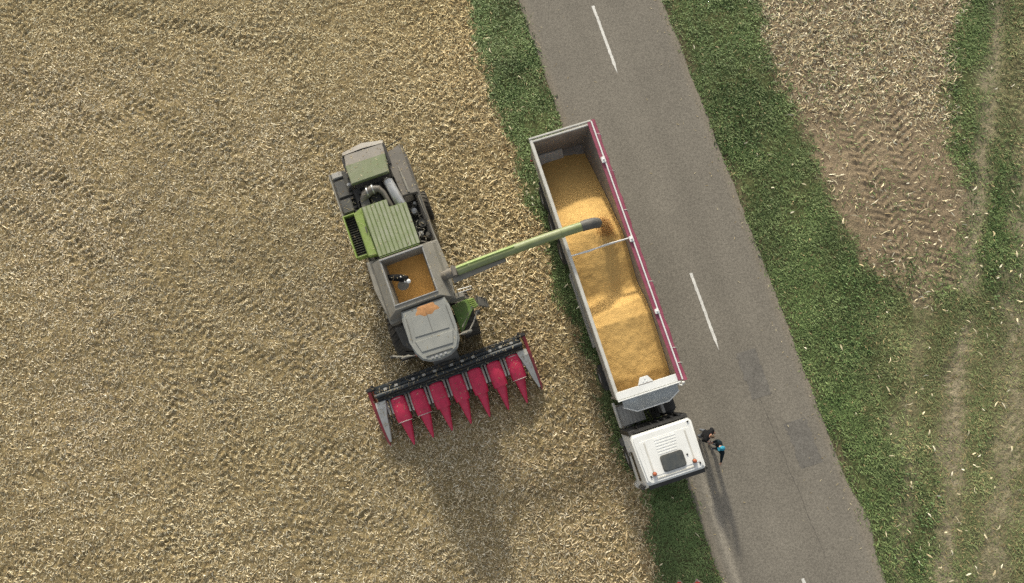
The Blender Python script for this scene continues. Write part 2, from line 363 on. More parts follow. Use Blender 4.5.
# ------------------------------------------------------------------ road
def build_road():
    s = np.concatenate([np.linspace(-700, -26, 30)[:-1], np.arange(-26, 26.01, 0.2), np.linspace(26, 700, 30)[1:]])
    across = np.concatenate([[-1, -0.97], np.linspace(-0.93, 0.93, 48), [0.97, 1.0]])
    S, A = np.meshgrid(s, across, indexing='ij'); D = A * HALF
    jl = (vnoise(S, S * 0, 0.8, 3) - 0.5) * 0.08 + (vnoise(S, S * 0, 4.0, 5) - 0.5) * 0.05
    jr = (vnoise(S, S * 0, 0.7, 13) - 0.5) * 0.08 + (vnoise(S, S * 0, 4.0, 15) - 0.5) * 0.05
    jr = jr + 0.30 * np.exp(-((S - 12.2) / 1.0) ** 2)
    D = D + np.where(A < 0, -jl, jr) * (np.abs(A) > 0.93)
    x = RC[0] + S * RD[0] + D * RN[0]; y = RC[1] + S * RD[1] + D * RN[1]
    z = np.where(np.abs(A) > 0.99, -0.03, 0.02) + 0 * S
    base = np.array([0.190, 0.170, 0.136])
    tn = np.broadcast_to(base, S.shape + (3,)).copy()
    tn *= (0.93 + 0.14 * fbm(S * 0.25, D * 1.2, 0.6, 71))[..., None]
    wear = np.exp(-((np.abs(D) - 1.0) / 0.5) ** 2) + 0.7 * np.exp(-((np.abs(D) - 2.5) / 0.4) ** 2)
    tn *= (1 - 0.06 * wear)[..., None]
    dusty = np.exp(-((D - (-2.52 - 0.015 * (S - 8.0))) / 0.13) ** 2) * sstep(7.0, 9.5, S) * sstep(15.5, 13.0, S)
    tn = mixc(tn, np.array([0.34, 0.30, 0.235]), 0.8 * dusty)
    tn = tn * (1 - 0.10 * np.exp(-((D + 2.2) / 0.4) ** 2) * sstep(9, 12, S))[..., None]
    tn = mixc(tn, np.array([0.215, 0.18, 0.13]), 0.55 * sstep(0.85, 0.99, np.abs(A)))
    n = len(across); idx = np.arange(S.size).reshape(len(s), n)
    f = np.stack([idx[:-1, :-1], idx[:-1, 1:], idx[1:, 1:], idx[1:, :-1]], -1).reshape(-1, 4)
    o = raw_mesh('road', np.stack([x, y, z], -1).reshape(-1, 3), f.ravel(), np.full(len(f), 4), 'asphalt', tn.reshape(-1, 3))
    return tag(o, kind='structure')
road = build_road()

def road_sheet(name, s0, s1, d0, d1, z, m, jag=0.03, n=40, seed=0, skew=0.0, taper=0.0):
    r = np.random.default_rng(seed); t = np.linspace(0, 1, n); s = s0 + (s1 - s0) * t
    a = np.full(n, d0) + r.normal(0, jag, n) * 0.6 + skew * t; b = np.full(n, d1) + r.normal(0, jag, n) * 0.6 + skew * t
    if taper:
        c = (a + b) / 2; w = np.clip((1 - t) / taper, 0.08, 1); a = c + (a - c) * w; b = c + (b - c) * w
    co = np.concatenate([np.stack([RC[0] + s * RD[0] + q * RN[0], RC[1] + s * RD[1] + q * RN[1], np.full(n, z)], -1) for q in (a, b)])
    i = np.arange(n - 1); f = np.stack([i, i + 1, n + i + 1, n + i], -1)
    return raw_mesh(name, co, f[:, ::-1].ravel(), np.full(n - 1, 4), m, parent=road)
for k in range(-2, 4):
    s0 = 0.07 + 13.38 * (k - 0)
    road_sheet('lane_dash', s0, s0 + 3.55, -0.062 , 0.062, 0.0285, 'paint', 0.012, 46, seed=k + 9, taper=0.14)
road_sheet('asphalt_patch', 4.0, 6.05, 0.62, 1.50, 0.024, 'asphalt_dark', 0.05, 24, 21)
road_sheet('asphalt_patch', 7.4, 9.35, 1.55, 2.5, 0.024, 'asphalt_dark', 0.05, 24, 22)
def crack(s0, s1, d0, d1, seed):
    r = np.random.default_rng(seed); n = 60; t = np.linspace(0, 1, n)
    s = s0 + (s1 - s0) * t; d = d0 + (d1 - d0) * t + np.cumsum(r.normal(0, 0.015, n)); w = np.abs(r.normal(0.006, 0.007, n)) + 0.001
    co = np.concatenate([np.stack([RC[0] + s * RD[0] + q * RN[0], RC[1] + s * RD[1] + q * RN[1], np.full(n, 0.0245)], -1) for q in (d - w, d + w)])
    i = np.arange(n - 1); f = np.stack([i, n + i, n + i + 1, i + 1], -1)
    raw_mesh('crack', co, f.ravel(), np.full(n - 1, 4), 'crack', parent=road)
crack(6.1, 13.0, 0.93, 1.25, 1)

# ------------------------------------------------------------------ litter and grass
def strips(name, x, y, yaw, Ln, Wd, pitch, roll, curl, col, m, lift=0.012, zbase=None):
    n = len(x); ca, sa = np.cos(yaw), np.sin(yaw)
    ts = np.array([-0.5, 0.0, 0.5]); ws = np.array([0.45, 1.0, 0.3])
    co = np.zeros((n, 6, 3)); zc = height(x, y)
    bend = rng.normal(0, 0.10, n) * Ln
    for k in range(3):
        off = bend * (1 - 4 * ts[k] ** 2)
        px = x + ca * Ln * ts[k] - sa * off; py = y + sa * Ln * ts[k] + ca * off
        for q, sg in enumerate((-1, 1)):
            hw = Wd * 0.5 * ws[k] * sg
            vx = px - sa * hw; vy = py + ca * hw
            co[:, k * 2 + q, 0] = vx; co[:, k * 2 + q, 1] = vy
            co[:, k * 2 + q, 2] = np.maximum(height(vx, vy), zc * 0.5 + height(vx, vy) * 0.5) + lift + pitch * Ln * (ts[k] + 0.5) + hw * roll + curl * (1 - 4 * ts[k] ** 2) + np.abs(hw * roll)
    base = (np.arange(n) * 6)[:, None]
    f = np.stack([base + np.array([0, 2, 3, 1]), base + np.array([2, 4, 5, 3])], 1).reshape(-1)
    o = raw_mesh(name, co.reshape(-1, 3), f, np.full(n * 2, 4), m, np.repeat(col, 6, axis=0))
    return o

PAL = np.array([[0.68, 0.585, 0.375], [0.52, 0.425, 0.245], [0.39, 0.30, 0.16], [0.21, 0.15, 0.075], [0.50, 0.445, 0.29], [0.80, 0.73, 0.53]])
def litter_points(dens, mask, big):
    n = int(dens * (GX1 - GX0) * (GY1 - GY0)); x = rng.uniform(GX0, GX1, n); y = rng.uniform(GY0, GY1, n)
    keep = rng.random(n) < sample(mask, x, y); return x[keep], y[keep]

# field straw; coarser and more golden towards the verge, finer where wheels have pressed it
toward = sstep(-8, 0, X - xat(FIELD_EDGE, Y))
fd = Z['field'] * np.clip(0.45 + 0.75 * fbm(X, Y, 0.45, 90) - 0.12 * trw, 0, 1)
x, y = litter_points(300, fd, 0)
n = len(x); tw = sample(toward, x, y)
Ln = rng.gamma(3.0, 0.031, n) * (0.8 + 0.3 * tw) + 0.045; Wd = rng.uniform(0.016, 0.040, n) * (0.9 + 0.3 * tw)
pid = rng.choice(6, n, p=[0.22, 0.27, 0.20, 0.14, 0.12, 0.05])
col = PAL[pid] * rng.uniform(0.8, 1.12, (n, 1))
warm = sample(fbm(X, Y, 0.12, 95, 2), x, y)
col *= np.stack([1.05 + 0.06 * tw, np.full(n, 1.045), 1.05 - 0.1 * tw + 0.25 * (0.5 - warm)], -1)
col *= (0.70 + 0.56 * sample(fbm(X, Y, 0.20, 97, 3), x, y) + 0.07 * sstep(-2, -10, y) * sstep(-6, -16, x))[:, None]
o = strips('maize_straw', x, y, rng.uniform(0, 6.283, n), Ln, Wd, rng.normal(0, 0.16, n), rng.normal(0, 0.5, n), np.abs(rng.normal(0, 0.014, n)), col, 'straw')
tag(o, 'pale chopped maize straw strewn over the harvested field west of the road', 'straw', kind='stuff')

# the harvested patch east of the road
x, y = litter_points(215, Z['plitter'] * np.clip(0.35 + 0.9 * fbm(X, Y, 0.6, 101), 0, 1), 1)
n = len(x)
Ln = rng.gamma(3.0, 0.042, n) + 0.05; Wd = rng.uniform(0.018, 0.045, n)
col = PAL[rng.choice(6, n, p=[0.27, 0.26, 0.17, 0.10, 0.10, 0.10])] * rng.uniform(0.85, 1.15, (n, 1))
o = strips('maize_straw', x, y, rng.uniform(0, 6.283, n), Ln, Wd, rng.normal(0, 0.18, n), rng.normal(0, 0.5, n), np.abs(rng.normal(0, 0.02, n)), col, 'straw')
tag(o, 'coarse pale maize straw on the brown soil patch east of the road', 'straw', kind='stuff')

# stray husks on the verges
hm = ((Z['grass'] > 0.1) | (Z['patch'] > 0.4)) * (1 - Z['road']) * (0.12 + 0.9 * sstep(14.5, 18, X) * sstep(9, -1, Y) * (0.4 + sstep(0.5, 0.62, fbm(X, Y, 0.4, 120)))) + 0.55 * sstep(0.9, 0.1, X - xat(FIELD_EDGE, Y)) * (Z['d'] < 0) * sstep(-0.3, 0.1, X - xat(FIELD_EDGE, Y))
hm = np.clip(hm, 0, 1) * (np.abs(Z['d']) > HALF + 0.3)
x, y = litter_points(2.2, hm, 1); n = len(x)
col = PAL[rng.choice(6, n, p=[0.4, 0.15, 0.05, 0.0, 0.15, 0.25])] * rng.uniform(0.9, 1.12, (n, 1))
o = strips('maize_husks', x, y, rng.uniform(0, 6.283, n), rng.uniform(0.10, 0.30, n), rng.uniform(0.025, 0.07, n), rng.normal(0, 0.12, n), rng.normal(0, 0.4, n), np.abs(rng.normal(0.02, 0.03, n)), col, 'straw', lift=0.10)
tag(o, 'pale loose maize husks scattered over the grass verges', 'husks', kind='stuff')

def grass_blades(name, x, y, col, hgt, reach, wid):
    n = len(x); yaw = rng.uniform(0, 6.283, n); ca, sa = np.cos(yaw), np.sin(yaw); z = height(x, y) - 0.01
    co = np.zeros((n, 5, 3))
    for k, (t, up, w) in enumerate(((0, 0, 0.8), (0.5, 0.75, 1.0))):
        for q, sg in enumerate((-1, 1)):
            co[:, k * 2 + q, 0] = x + ca * reach * t - sa * wid * 0.5 * w * sg; co[:, k * 2 + q, 1] = y + sa * reach * t + ca * wid * 0.5 * w * sg
            co[:, k * 2 + q, 2] = z + hgt * up
    co[:, 4, 0] = x + ca * reach; co[:, 4, 1] = y + sa * reach; co[:, 4, 2] = z + hgt * rng.uniform(0.6, 1.05, n)
    b = (np.arange(n) * 5)[:, None]
    f = np.concatenate([b + np.array([0, 1, 3, 2]), b + np.array([2, 3, 4])], 1).ravel()
    return raw_mesh(name, co.reshape(-1, 3), f, np.tile([4, 3], n), 'grass', np.repeat(col, 5, axis=0))

clump = np.clip(0.2 + 2.0 * (fbm(X, Y, 1.0, 130, 4) - 0.25), 0.08, 1)
x, y = litter_points(560, Z['grass'] * clump, 0); n = len(x)
lush = sample(fbm(X, Y, 0.35, 133, 3), x, y); lw = sample(Z['low'], x, y); ol = sample(Z['olive'], x, y); br = sample(Z['bare'], x, y)
fine = sample(fbm(X, Y, 1.6, 137, 2), x, y)
g1 = np.array([0.112, 0.162, 0.052]); g2 = np.array([0.172, 0.228, 0.082]); g3 = np.array([0.25, 0.25, 0.115]); dry = np.array([0.36, 0.29, 0.14])
col = g1 + (g2 - g1) * np.clip((fine - 0.25) * 1.9, 0, 1)[:, None]
yel = np.clip(0.55 * lw + 0.7 * ol + 0.5 * br + (lush - 0.54) * 0.8, 0, 1) * 0.85
col = col * (1 - yel[:, None]) + g3 * yel[:, None]
isdry = rng.random(n) < 0.03 + 0.16 * lw + 0.16 * ol + 0.15 * br
col[isdry] = dry * rng.uniform(0.6, 1.1, (isdry.sum(), 1))
col *= rng.uniform(0.8, 1.2, (n, 1)) * (0.55 + 0.92 * sample(fbm(X, Y, 0.7, 171, 4), x, y))[:, None]
hg = rng.uniform(0.04, 0.12, n) * (0.6 + 1.0 * fine) * (1 - 0.45 * lw) * (1 - 0.5 * br)
o = grass_blades('grass', x, y, col, hg, rng.uniform(0.08, 0.26, n), rng.uniform(0.016, 0.040, n))
tag(o, 'short green grass growing on the road verges', 'grass', kind='stuff')

# broad-leaved weeds in the verges
wm = Z['grass'] * sstep(0.54, 0.64, fbm(X, Y, 0.45, 201, 4)) * (1 - Z['bare']) * (1 - Z['olive']) * (1 - 0.6 * Z['low'])
x, y = litter_points(95, wm, 0); n = len(x)
col = np.array([0.085, 0.14, 0.045]) * rng.uniform(0.75, 1.35, (n, 1))
o = grass_blades('weeds', x, y, col, rng.uniform(0.06, 0.2, n), rng.uniform(0.05, 0.12, n), rng.uniform(0.03, 0.065, n))
tag(o, 'darker broad-leaved weeds growing in patches through the verge grass', 'weeds', kind='stuff')

# bits of straw blown onto the asphalt
def road_bits():
    r = np.random.default_rng(77); n = 240; s_ = r.uniform(-16, 15, n); d_ = np.sign(r.normal(0, 1, n)) * (HALF - 0.12 - np.abs(r.exponential(0.55, n)))
    ok = np.abs(d_) < HALF - 0.1; s_, d_ = s_[ok], d_[ok]; n = len(s_)
    x_ = RC[0] + s_ * RD[0] + d_ * RN[0]; y_ = RC[1] + s_ * RD[1] + d_ * RN[1]; a = r.uniform(0, 6.28, n); l_ = r.uniform(0.03, 0.13, n); w_ = r.uniform(0.01, 0.03, n)
    co = np.zeros((n, 4, 3))
    for k, (u, v) in enumerate(((-0.5, -0.5), (0.5, -0.5), (0.5, 0.5), (-0.5, 0.5))):
        co[:, k, 0] = x_ + np.cos(a) * l_ * u - np.sin(a) * w_ * v; co[:, k, 1] = y_ + np.sin(a) * l_ * u + np.cos(a) * w_ * v; co[:, k, 2] = 0.034 + 0.01 * u
    f = (np.arange(n) * 4)[:, None] + np.arange(4)[None]
    o = raw_mesh('straw_bits', co.reshape(-1, 3), f.ravel(), np.full(n, 4), 'straw', np.repeat(PAL[r.integers(0, 3, n)] * 0.75, 4, axis=0))
    tag(o, 'small bits of straw and dirt lying on the asphalt', 'straw', kind='stuff')
road_bits()

# ------------------------------------------------------------------ shared: wheels
def wheel(parent, x, y, r, w, lug=False, name='wheel', rimm='rim', inner=0.55):
    """axle along x; tyre and rim are sub-parts"""
    hub = B(); hub.cyl((x - w * 0.25, y, r), (x + w * 0.25, y, r), r * 0.16, n=12)
    o = hub.obj(name, 'darkgrey', parent)
    n = 28
    prof = [(-0.5, inner), (-0.5, 0.80), (-0.46, 0.93), (-0.36, 1.0), (0.36, 1.0), (0.46, 0.93), (0.5, 0.80), (0.5, inner)]
    t = B(); rings = []
    for k in range(n):
        a = 2 * math.pi * k / n
        rings.append([(x + w * p, y + r * q * math.cos(a), r + r * q * math.sin(a)) for p, q in prof])
    t.loft(rings + [rings[0]], cap=False)
    if lug:
        for k in range(20):
            for sg in (-1, 1):
                a = 2 * math.pi * (k + (0.5 if sg > 0 else 0)) / 20
                rot = Matrix.Rotation(-a + math.pi / 2, 3, 'X') if False else None
                pts = []
                for (px, da) in ((0.02, 0.10), (0.48, -0.10)):
                    for rr in (0.99, 1.045):
                        for dd in (-0.035, 0.035):
                            aa = a + da + dd; pts.append(Vector((x + sg * w * px, y + r * rr * math.cos(aa), r + r * rr * math.sin(aa))))
                v = [t.bm.verts.new(p) for p in pts]
                for f in ((0, 1, 3, 2), (4, 6, 7, 5), (0, 4, 5, 1), (2, 3, 7, 6), (1, 5, 7, 3), (0, 2, 6, 4)): t.bm.faces.new([v[i] for i in f])
    t.obj('tyre', 'rubber', o, smooth=True)
    d = B(); m_ = 20; rr_ = []
    for p, q in ((-0.34, 0.2), (-0.30, 0.45), (-0.44, inner + 0.01), (0.44, inner + 0.01), (0.30, 0.45), (0.34, 0.2)):
        rr_.append([(x + w * p, y + r * q * math.cos(2 * math.pi * k / m_), r + r * q * math.sin(2 * math.pi * k / m_)) for k in range(m_)])
    d.loft(rr_); d.obj('rim', rimm, o, smooth=True)
    return o

# ------------------------------------------------------------------ grain trailer
TR_ROT = R(197.6); TR_LOC = (1.95, 6.03, 0.02)
tr = empty('grain_trailer', TR_LOC, TR_ROT)
tag(tr, 'long open grain trailer with a rolled crimson tarp along one rim', 'trailer')
W, ZR, ZF, YL, IN = 1.27, 3.3, 1.3, 10.85, 0.13
for sg, nm in ((1, 'side_wall'), (-1, 'side_wall')):
    b = B(); b.loft([[(sg * (W - 0.05 - IN), y_, ZF - 0.1), (sg * (W - IN), y_, ZF - 0.1), (sg * W, y_, ZR - 0.08), (sg * (W - 0.05), y_, ZR - 0.08)] for y_ in (0.03, YL)])
    for k in range(13): b.loft([[(sg * (W - IN), y_, ZF), (sg * (W + 0.03 - IN), y_, ZF), (sg * (W + 0.02), y_, ZR - 0.12), (sg * (W - 0.01), y_, ZR - 0.12)] for y_ in (0.10 + k * 0.86, 0.17 + k * 0.86)])
    o = b.obj(nm, 'alu', tr)
    b = B(); b.box(sg * (W - 0.085), sg * (W + 0.05), 0.0, YL, ZR - 0.08, ZR + 0.03, 0.02)
    b.obj('top_rail', 'offwhite' if sg > 0 else 'red', o)
    b = B()
    b.loft([[(sg * (W - 0.056 - IN), y_, ZF), (sg * (W - 0.052 - IN), y_, ZF), (sg * (W - 0.052), y_, ZR - 0.09), (sg * (W - 0.056), y_, ZR - 0.09)] for y_ in (0.13, YL - 0.11)])
    b.obj('inner_lining', 'alu_in', o)
b = B(); b.box(-W + 0.055, W - 0.055, 0.05, 0.12, ZF - 0.1, ZR - 0.05)
for k in range(5): b.box(-1.1 + k * 0.5, -1.02 + k * 0.5, 0.0, 0.05, ZF - 0.1, ZR - 0.1)
rd = b.obj('tailgate', 'alu_in', tr)
b = B(); b.box(-W - 0.05, W + 0.05, -0.09, -0.01, ZR - 0.04, ZR + 0.05, 0.015); b.obj('tailgate_rail', 'offwhite', rd)
b = B(); b.box(-W + 0.06, W - 0.06, 0.045, 0.125, ZR - 0.045, ZR + 0.04, 0.015); b.obj('tailgate_rail', 'offwhite', rd)
b = B(); b.box(-W + 0.05 + IN, W - 0.05 - IN, 0.02, YL, ZF - 0.12, ZF); b.obj('floor', 'alu_in', tr)
# pale sloping plate at the foot of the tailgate
b = B(); b.loft([[(0.95, 0.13, 1.62), (0.95, 0.17, 1.62), (0.95, 0.46, 1.34), (0.95, 0.42, 1.31)], [(-0.15, 0.13, 1.62), (-0.15, 0.17, 1.62), (-0.15, 0.46, 1.34), (-0.15, 0.42, 1.31)]]); b.obj('unloading_chute', 'alu', tr)
# headboard
b = B(); b.box(-W + 0.055, W - 0.055, YL - 0.10, YL - 0.02, ZF - 0.1, ZR - 0.02); hb = b.obj('headboard', 'alu_in', tr)
b = B(); b.box(-W + 0.05, W + 0.03, YL - 0.28, YL + 0.02, ZR - 0.05, ZR + 0.035, 0.015); b.obj('headboard_ledge', 'white', hb)
b = B(); b.prism([(0.36, YL - 0.29), (-0.24, YL - 0.29), (-0.09, YL - 0.55), (0.21, YL - 0.55)], ZR - 0.02, ZR + 0.05, 0.01)
for hx, hy in ((0.0, -0.36), (0.14, -0.38), (0.05, -0.46)): b.box(hx - 0.025, hx + 0.025, YL + hy - 0.025, YL + hy + 0.025, ZR + 0.05, ZR + 0.062)
b.obj('hoist_bracket', 'white', hb)
b = B(); b.box(-W + 0.04, W + 0.02, YL + 0.03, YL + 0.09, ZR - 0.03, ZR + 0.06, 0.012); b.obj('front_rail', 'white', hb)
b = B()
top = [(1.12, YL + 0.10, 3.24), (-1.10, YL + 0.10, 3.24)]; mid = [(1.12, YL + 0.36, 3.06), (-1.10, YL + 0.36, 3.06)]; low = [(0.62, YL + 0.62, 2.9), (-0.66, YL + 0.62, 2.9)]
v = [b.bm.verts.new(p) for p in top + mid + low] + [b.bm.verts.new((p[0], p[1] - 0.03, p[2] - 0.06)) for p in top + mid + low]
for f in ((0, 1, 3, 2), (2, 3, 5, 4), (7, 6, 8, 9), (9, 8, 10, 11), (0, 2, 8, 6), (2, 4, 10, 8), (3, 1, 7, 9), (5, 3, 9, 11), (4, 5, 11, 10), (1, 0, 6, 7)): b.bm.faces.new([v[i] for i in f])
b.obj('front_visor_sheet', 'bluegrey', hb)
b = B(); b.tube([(1.13, YL + 0.34, 3.05), (0.64, YL + 0.64, 2.9), (-0.66, YL + 0.64, 2.9), (-1.12, YL + 0.36, 3.06)], 0.028, 8); b.obj('sheet_edge_bar', 'white', hb, smooth=True)
b = B(); b.tube([(-1.12, YL + 0.1, 3.3), (-1.2, YL + 0.2, 3.33), (-1.36, YL + 0.12, 3.36)], 0.04, 8); b.ball((-1.30, YL + 0.12, 3.36), 0.07); b.obj('tarp_crank', 'offwhite', tr, smooth=True)
# chassis and running gear
b = B()
for sg in (1, -1): b.box(sg * 0.36, sg * 0.48, 0.3, 12.1, 0.86, 1.17)
for yy in (0.6, 2.0, 3.3, 4.6, 7.0, 9.5, 11.2): b.box(-0.36, 0.36, yy, yy + 0.12, 0.92, 1.12)
b.obj('chassis', 'darkgrey', tr)
for yy in (1.7, 3.0, 4.3):
    for sg in (1, -1): wheel(tr, sg * 1.02, yy, 0.5, 0.4)
for sg in (1, -1):
    b = B(); b.box(sg * 0.80, sg * 1.2, 1.1, 4.9, 1.06, 1.09, 0.01); b.box(sg * 1.16, sg * 1.2, 1.1, 4.9, 0.95, 1.06); b.obj('mudguard', 'black', tr)
    b = B(); b.box(sg * 0.62, sg * 0.74, 8.9, 9.02, 0.12, 1.1); b.box(sg * 0.55, sg * 0.81, 8.83, 9.09, 0.05, 0.12); b.obj('landing_leg', 'darkgrey', tr)
    b = B(); b.box(sg * 1.10, sg * 1.16, 5.3, 8.6, 0.5, 0.62); b.box(sg * 1.10, sg * 1.16, 5.3, 8.6, 0.75, 0.87); b.box(sg * 1.09, sg * 1.11, 5.6, 5.7, 0.5, 1.15); b.box(sg * 1.09, sg * 1.11, 8.2, 8.3, 0.5, 1.15); b.obj('side_guard', 'alu', tr)
for sg in (1, -1):
    b = B(); b.box(sg * 0.8, sg * 1.2, -0.03, 0.04, 0.75, 0.9, 0.01); b.obj('tail_light', 'red', tr)
# cross bar
b = B(); b.box(-W + 0.03, W - 0.05, 5.0, 5.05, ZR - 0.03, ZR + 0.05, 0.01)
b.tube([(W - 0.05, 5.02, ZR + 0.05), (0.5, 5.06, ZR + 0.02), (-0.2, 5.0, ZR + 0.07), (-W + 0.05, 5.03, ZR + 0.05)], 0.022, 6); b.obj('cross_bar', 'white', tr)
# tarp, rolled along the left-hand rim
b = B(); path = []; rad = []
for k in range(45):
    y_ = -0.05 + k * 0.249; path.append((-W - 0.12 + 0.012 * math.sin(k * 1.7), y_, ZR + 0.02 + 0.012 * math.sin(k * 2.3))); rad.append(0.088 + 0.008 * math.sin(k * 0.9) + 0.008 * math.sin(k * 2.9))
b.tube(path, rad, 14); tarp = b.obj('rolled_tarp', 'tarp', tr, smooth=True)
b = B(); b.box(-W - 0.06, -W + 0.13, 0.0, YL, ZR + 0.034, ZR + 0.06, 0.01); b.obj('tarp_flap', 'tarp', tarp)
b = B(); b.tube([(-W - 0.035, 0.0, ZR + 0.085), (-W - 0.03, 5.0, ZR + 0.09), (-W - 0.04, YL, ZR + 0.085)], 0.032, 8); b.obj('roll_tube', 'white', tarp, smooth=True)
for yy, ln in ((1.7, 0.26), (5.1, 0.24), (8.1, 0.2)):
    b = B(); b.box(-W - 0.06, -W + 0.11, yy - ln / 2, yy + ln / 2, ZR + 0.075, ZR + 0.15, 0.02); b.ball((-W + 0.02, yy, ZR + 0.16), 0.04); b.obj('rim_bracket', 'white', tarp)
for k, yy in enumerate((0.6, 2.2, 3.9, 6.9, 9.6, 10.2)):
    b = B(); b.tube([(-W - 0.08, yy, ZR + 0.12), (-W - 0.18, yy + 0.02, ZR + 0.10), (-W - 0.26, yy + 0.04, ZR - 0.0), (-W - 0.27, yy + 0.10, ZR - 0.2)], 0.014, 6); b.obj('tie_strap', 'offwhite', tarp)

# grain heap in the trailer
def grain_heap():
    nx, ny = 49, 206; xs = np.linspace(-W + 0.07, W - 0.07, nx); ys = np.linspace(0.14, YL - 0.12, ny)
    GXX, GYY = np.meshgrid(xs, ys)
    r1 = np.hypot((GXX + 0.02) * 0.85, GYY - 4.3)
    bl = sstep(3.8, 4.9, GYY)
    p1 = (2.98 - 0.43 * r1) * (1 - bl) + bl * (2.98 - 0.15 * (GYY - 4.3) - 0.16 * np.abs(GXX + 0.1) - 0.10 * np.clip(GYY - 5.6, 0, None))
    p1 = -np.log(np.exp(-18 * p1) + np.exp(-18 * (2.94 - 0.03 * r1))) / 18
    e = np.clip(8.0 - GYY, 0, None); g = np.clip(GYY - 8.0, 0, None)
    p2 = 2.90 - 0.16 * e - 0.42 * np.clip(e - 0.55 + 0.12 * GXX, 0, None) - 0.12 * g - 0.10 * np.abs(GXX - 0.1) - 0.25 * np.clip(g - 2.2, 0, None)
    k_ = 14.0; z = np.log(np.exp(k_ * (p1 - 2)) + np.exp(k_ * (p2 - 2))) / k_ + 2
    z = z + (fbm(GXX, GYY, 1.2, 140, 3) - 0.5) * 0.055 + (fbm(GXX, GYY, 6.0, 143, 2) - 0.5) * 0.03
    # dribbled ridges on the settled pile
    z = z + 0.008 * np.sin(9.0 * np.hypot(GXX - 0.2, GYY - 9.6)) * sstep(8.3, 9.2, GYY)
    z = np.maximum(z, ZF - 0.03)
    idx = np.arange(nx * ny).reshape(ny, nx); f = np.stack([idx[:-1, :-1], idx[:-1, 1:], idx[1:, 1:], idx[1:, :-1]], -1).reshape(-1, 4)
    GXX = GXX / (W - 0.07) * (W - 0.065 - IN * np.clip(ZR - z, 0, 2) / (ZR - ZF))
    ca, sa = math.cos(TR_ROT), math.sin(TR_ROT)
    co = np.stack([TR_LOC[0] + GXX * ca - GYY * sa, TR_LOC[1] + GXX * sa + GYY * ca, z + TR_LOC[2]], -1).reshape(-1, 3)
    o = raw_mesh('grain', co, f.ravel(), np.full(len(f), 4), 'grain', smooth=True)
    tag(o, 'golden maize grain heaped in the open trailer', 'grain', kind='stuff')
grain_heap()

# ------------------------------------------------------------------ tractor unit
tk = empty('truck', TR_LOC, TR_ROT)
tag(tk, 'white flat-roofed truck cab pulling the grain trailer', 'truck')
CX, Y0, Y1, ZC = 0.10, 12.26, 14.16, 3.5
def ringr(x0, x1, y0, y1, z, r, n=4): return [(px, py, z) for px, py in rounded(x0, x1, y0, y1, r, n)]
b = B()
b.loft([ringr(CX - 1.22, CX + 1.12, Y0 - 0.02, Y1 + 0.30, 0.75, 0.10), ringr(CX - 1.24, CX + 1.15, Y0 - 0.02, Y1 + 0.34, 1.4, 0.12), ringr(CX - 1.23, CX + 1.17, Y0, Y1 + 0.31, 2.1, 0.12),
        ringr(CX - 1.17, CX + 1.17, Y0 + 0.02, Y1 + 0.10, 3.1, 0.12), ringr(CX - 1.16, CX + 1.16, Y0 + 0.02, Y1 + 0.02, 3.32, 0.12)])
cab = b.obj('cab', 'white', tk, smooth=True)
b = B(); b.prism([(CX - 1.18, Y0 + 0.12), (CX - 1.10, Y0), (CX + 1.14, Y0), (CX + 1.22, Y0 + 0.12), (CX + 1.15, Y1 - 0.16), (CX + 1.0, Y1), (CX - 0.98, Y1), (CX - 1.12, Y1 - 0.16)], 3.325, ZC, 0.07)
rf = b.obj('roof', 'white', tk, smooth=True)
b = B(); b.prism(rounded(CX - 0.98, CX + 0.98, Y0 + 0.30, Y1 - 0.28, 0.05), ZC - 0.02, ZC + 0.012, 0.010); b.obj('raised_panel', 'white', rf)
b = B()
for k in range(6):
    yy = Y0 + 0.36 + k * 0.105; b.box(CX - 0.42 + 0.02 * k, CX + 0.42, yy, yy + 0.06, ZC + 0.006, ZC + 0.020, 0.006)
b.obj('roof_ribs', 'white', rf)
b = B()
for xx in (-0.80, 0.80): b.box(CX + xx - 0.03, CX + xx + 0.03, Y0 + 0.36, Y1 - 0.36, ZC + 0.006, ZC + 0.022, 0.006)
b.box(CX - 0.75, CX + 0.75, Y1 - 0.20, Y1 - 0.15, ZC - 0.01, ZC + 0.02, 0.008); b.obj('roof_seams', 'offwhite', rf)
b = B(); b.prism(rounded(-0.37, 0.52, 13.25, 13.86, 0.10), ZC, ZC + 0.05, 0.02); ht = b.obj('roof_hatch', 'darkgrey', rf)
b = B(); b.prism(rounded(-0.34, 0.49, 13.28, 13.83, 0.09), ZC + 0.045, ZC + 0.065, 0.012); b.obj('hatch_pane', 'hatch', rf)
for xx in (0.89, -0.68):
    b = B(); b.cyl((xx, 13.8, ZC - 0.01), (xx, 13.8, ZC + 0.05), 0.085, n=14); bc = b.obj('beacon', 'darkgrey', tk)
    b = B(); b.tube([(xx, 13.8, ZC + 0.05), (xx, 13.8, ZC + 0.12), (xx, 13.8, ZC + 0.17), (xx, 13.8, ZC + 0.185)], [0.075, 0.072, 0.05, 0.015], 14); b.obj('lens', 'amber', bc, smooth=True)
b = B()
for (xx, yy) in ((1.04, 13.86), (-0.86, 13.93), (-0.5, 13.5), (-0.92, 12.36)):
    b = B(); b.box(xx - 0.03, xx + 0.03, yy - 0.03, yy + 0.03, ZC - 0.01, ZC + 0.035); b.obj('roof_bolt', 'black', rf)
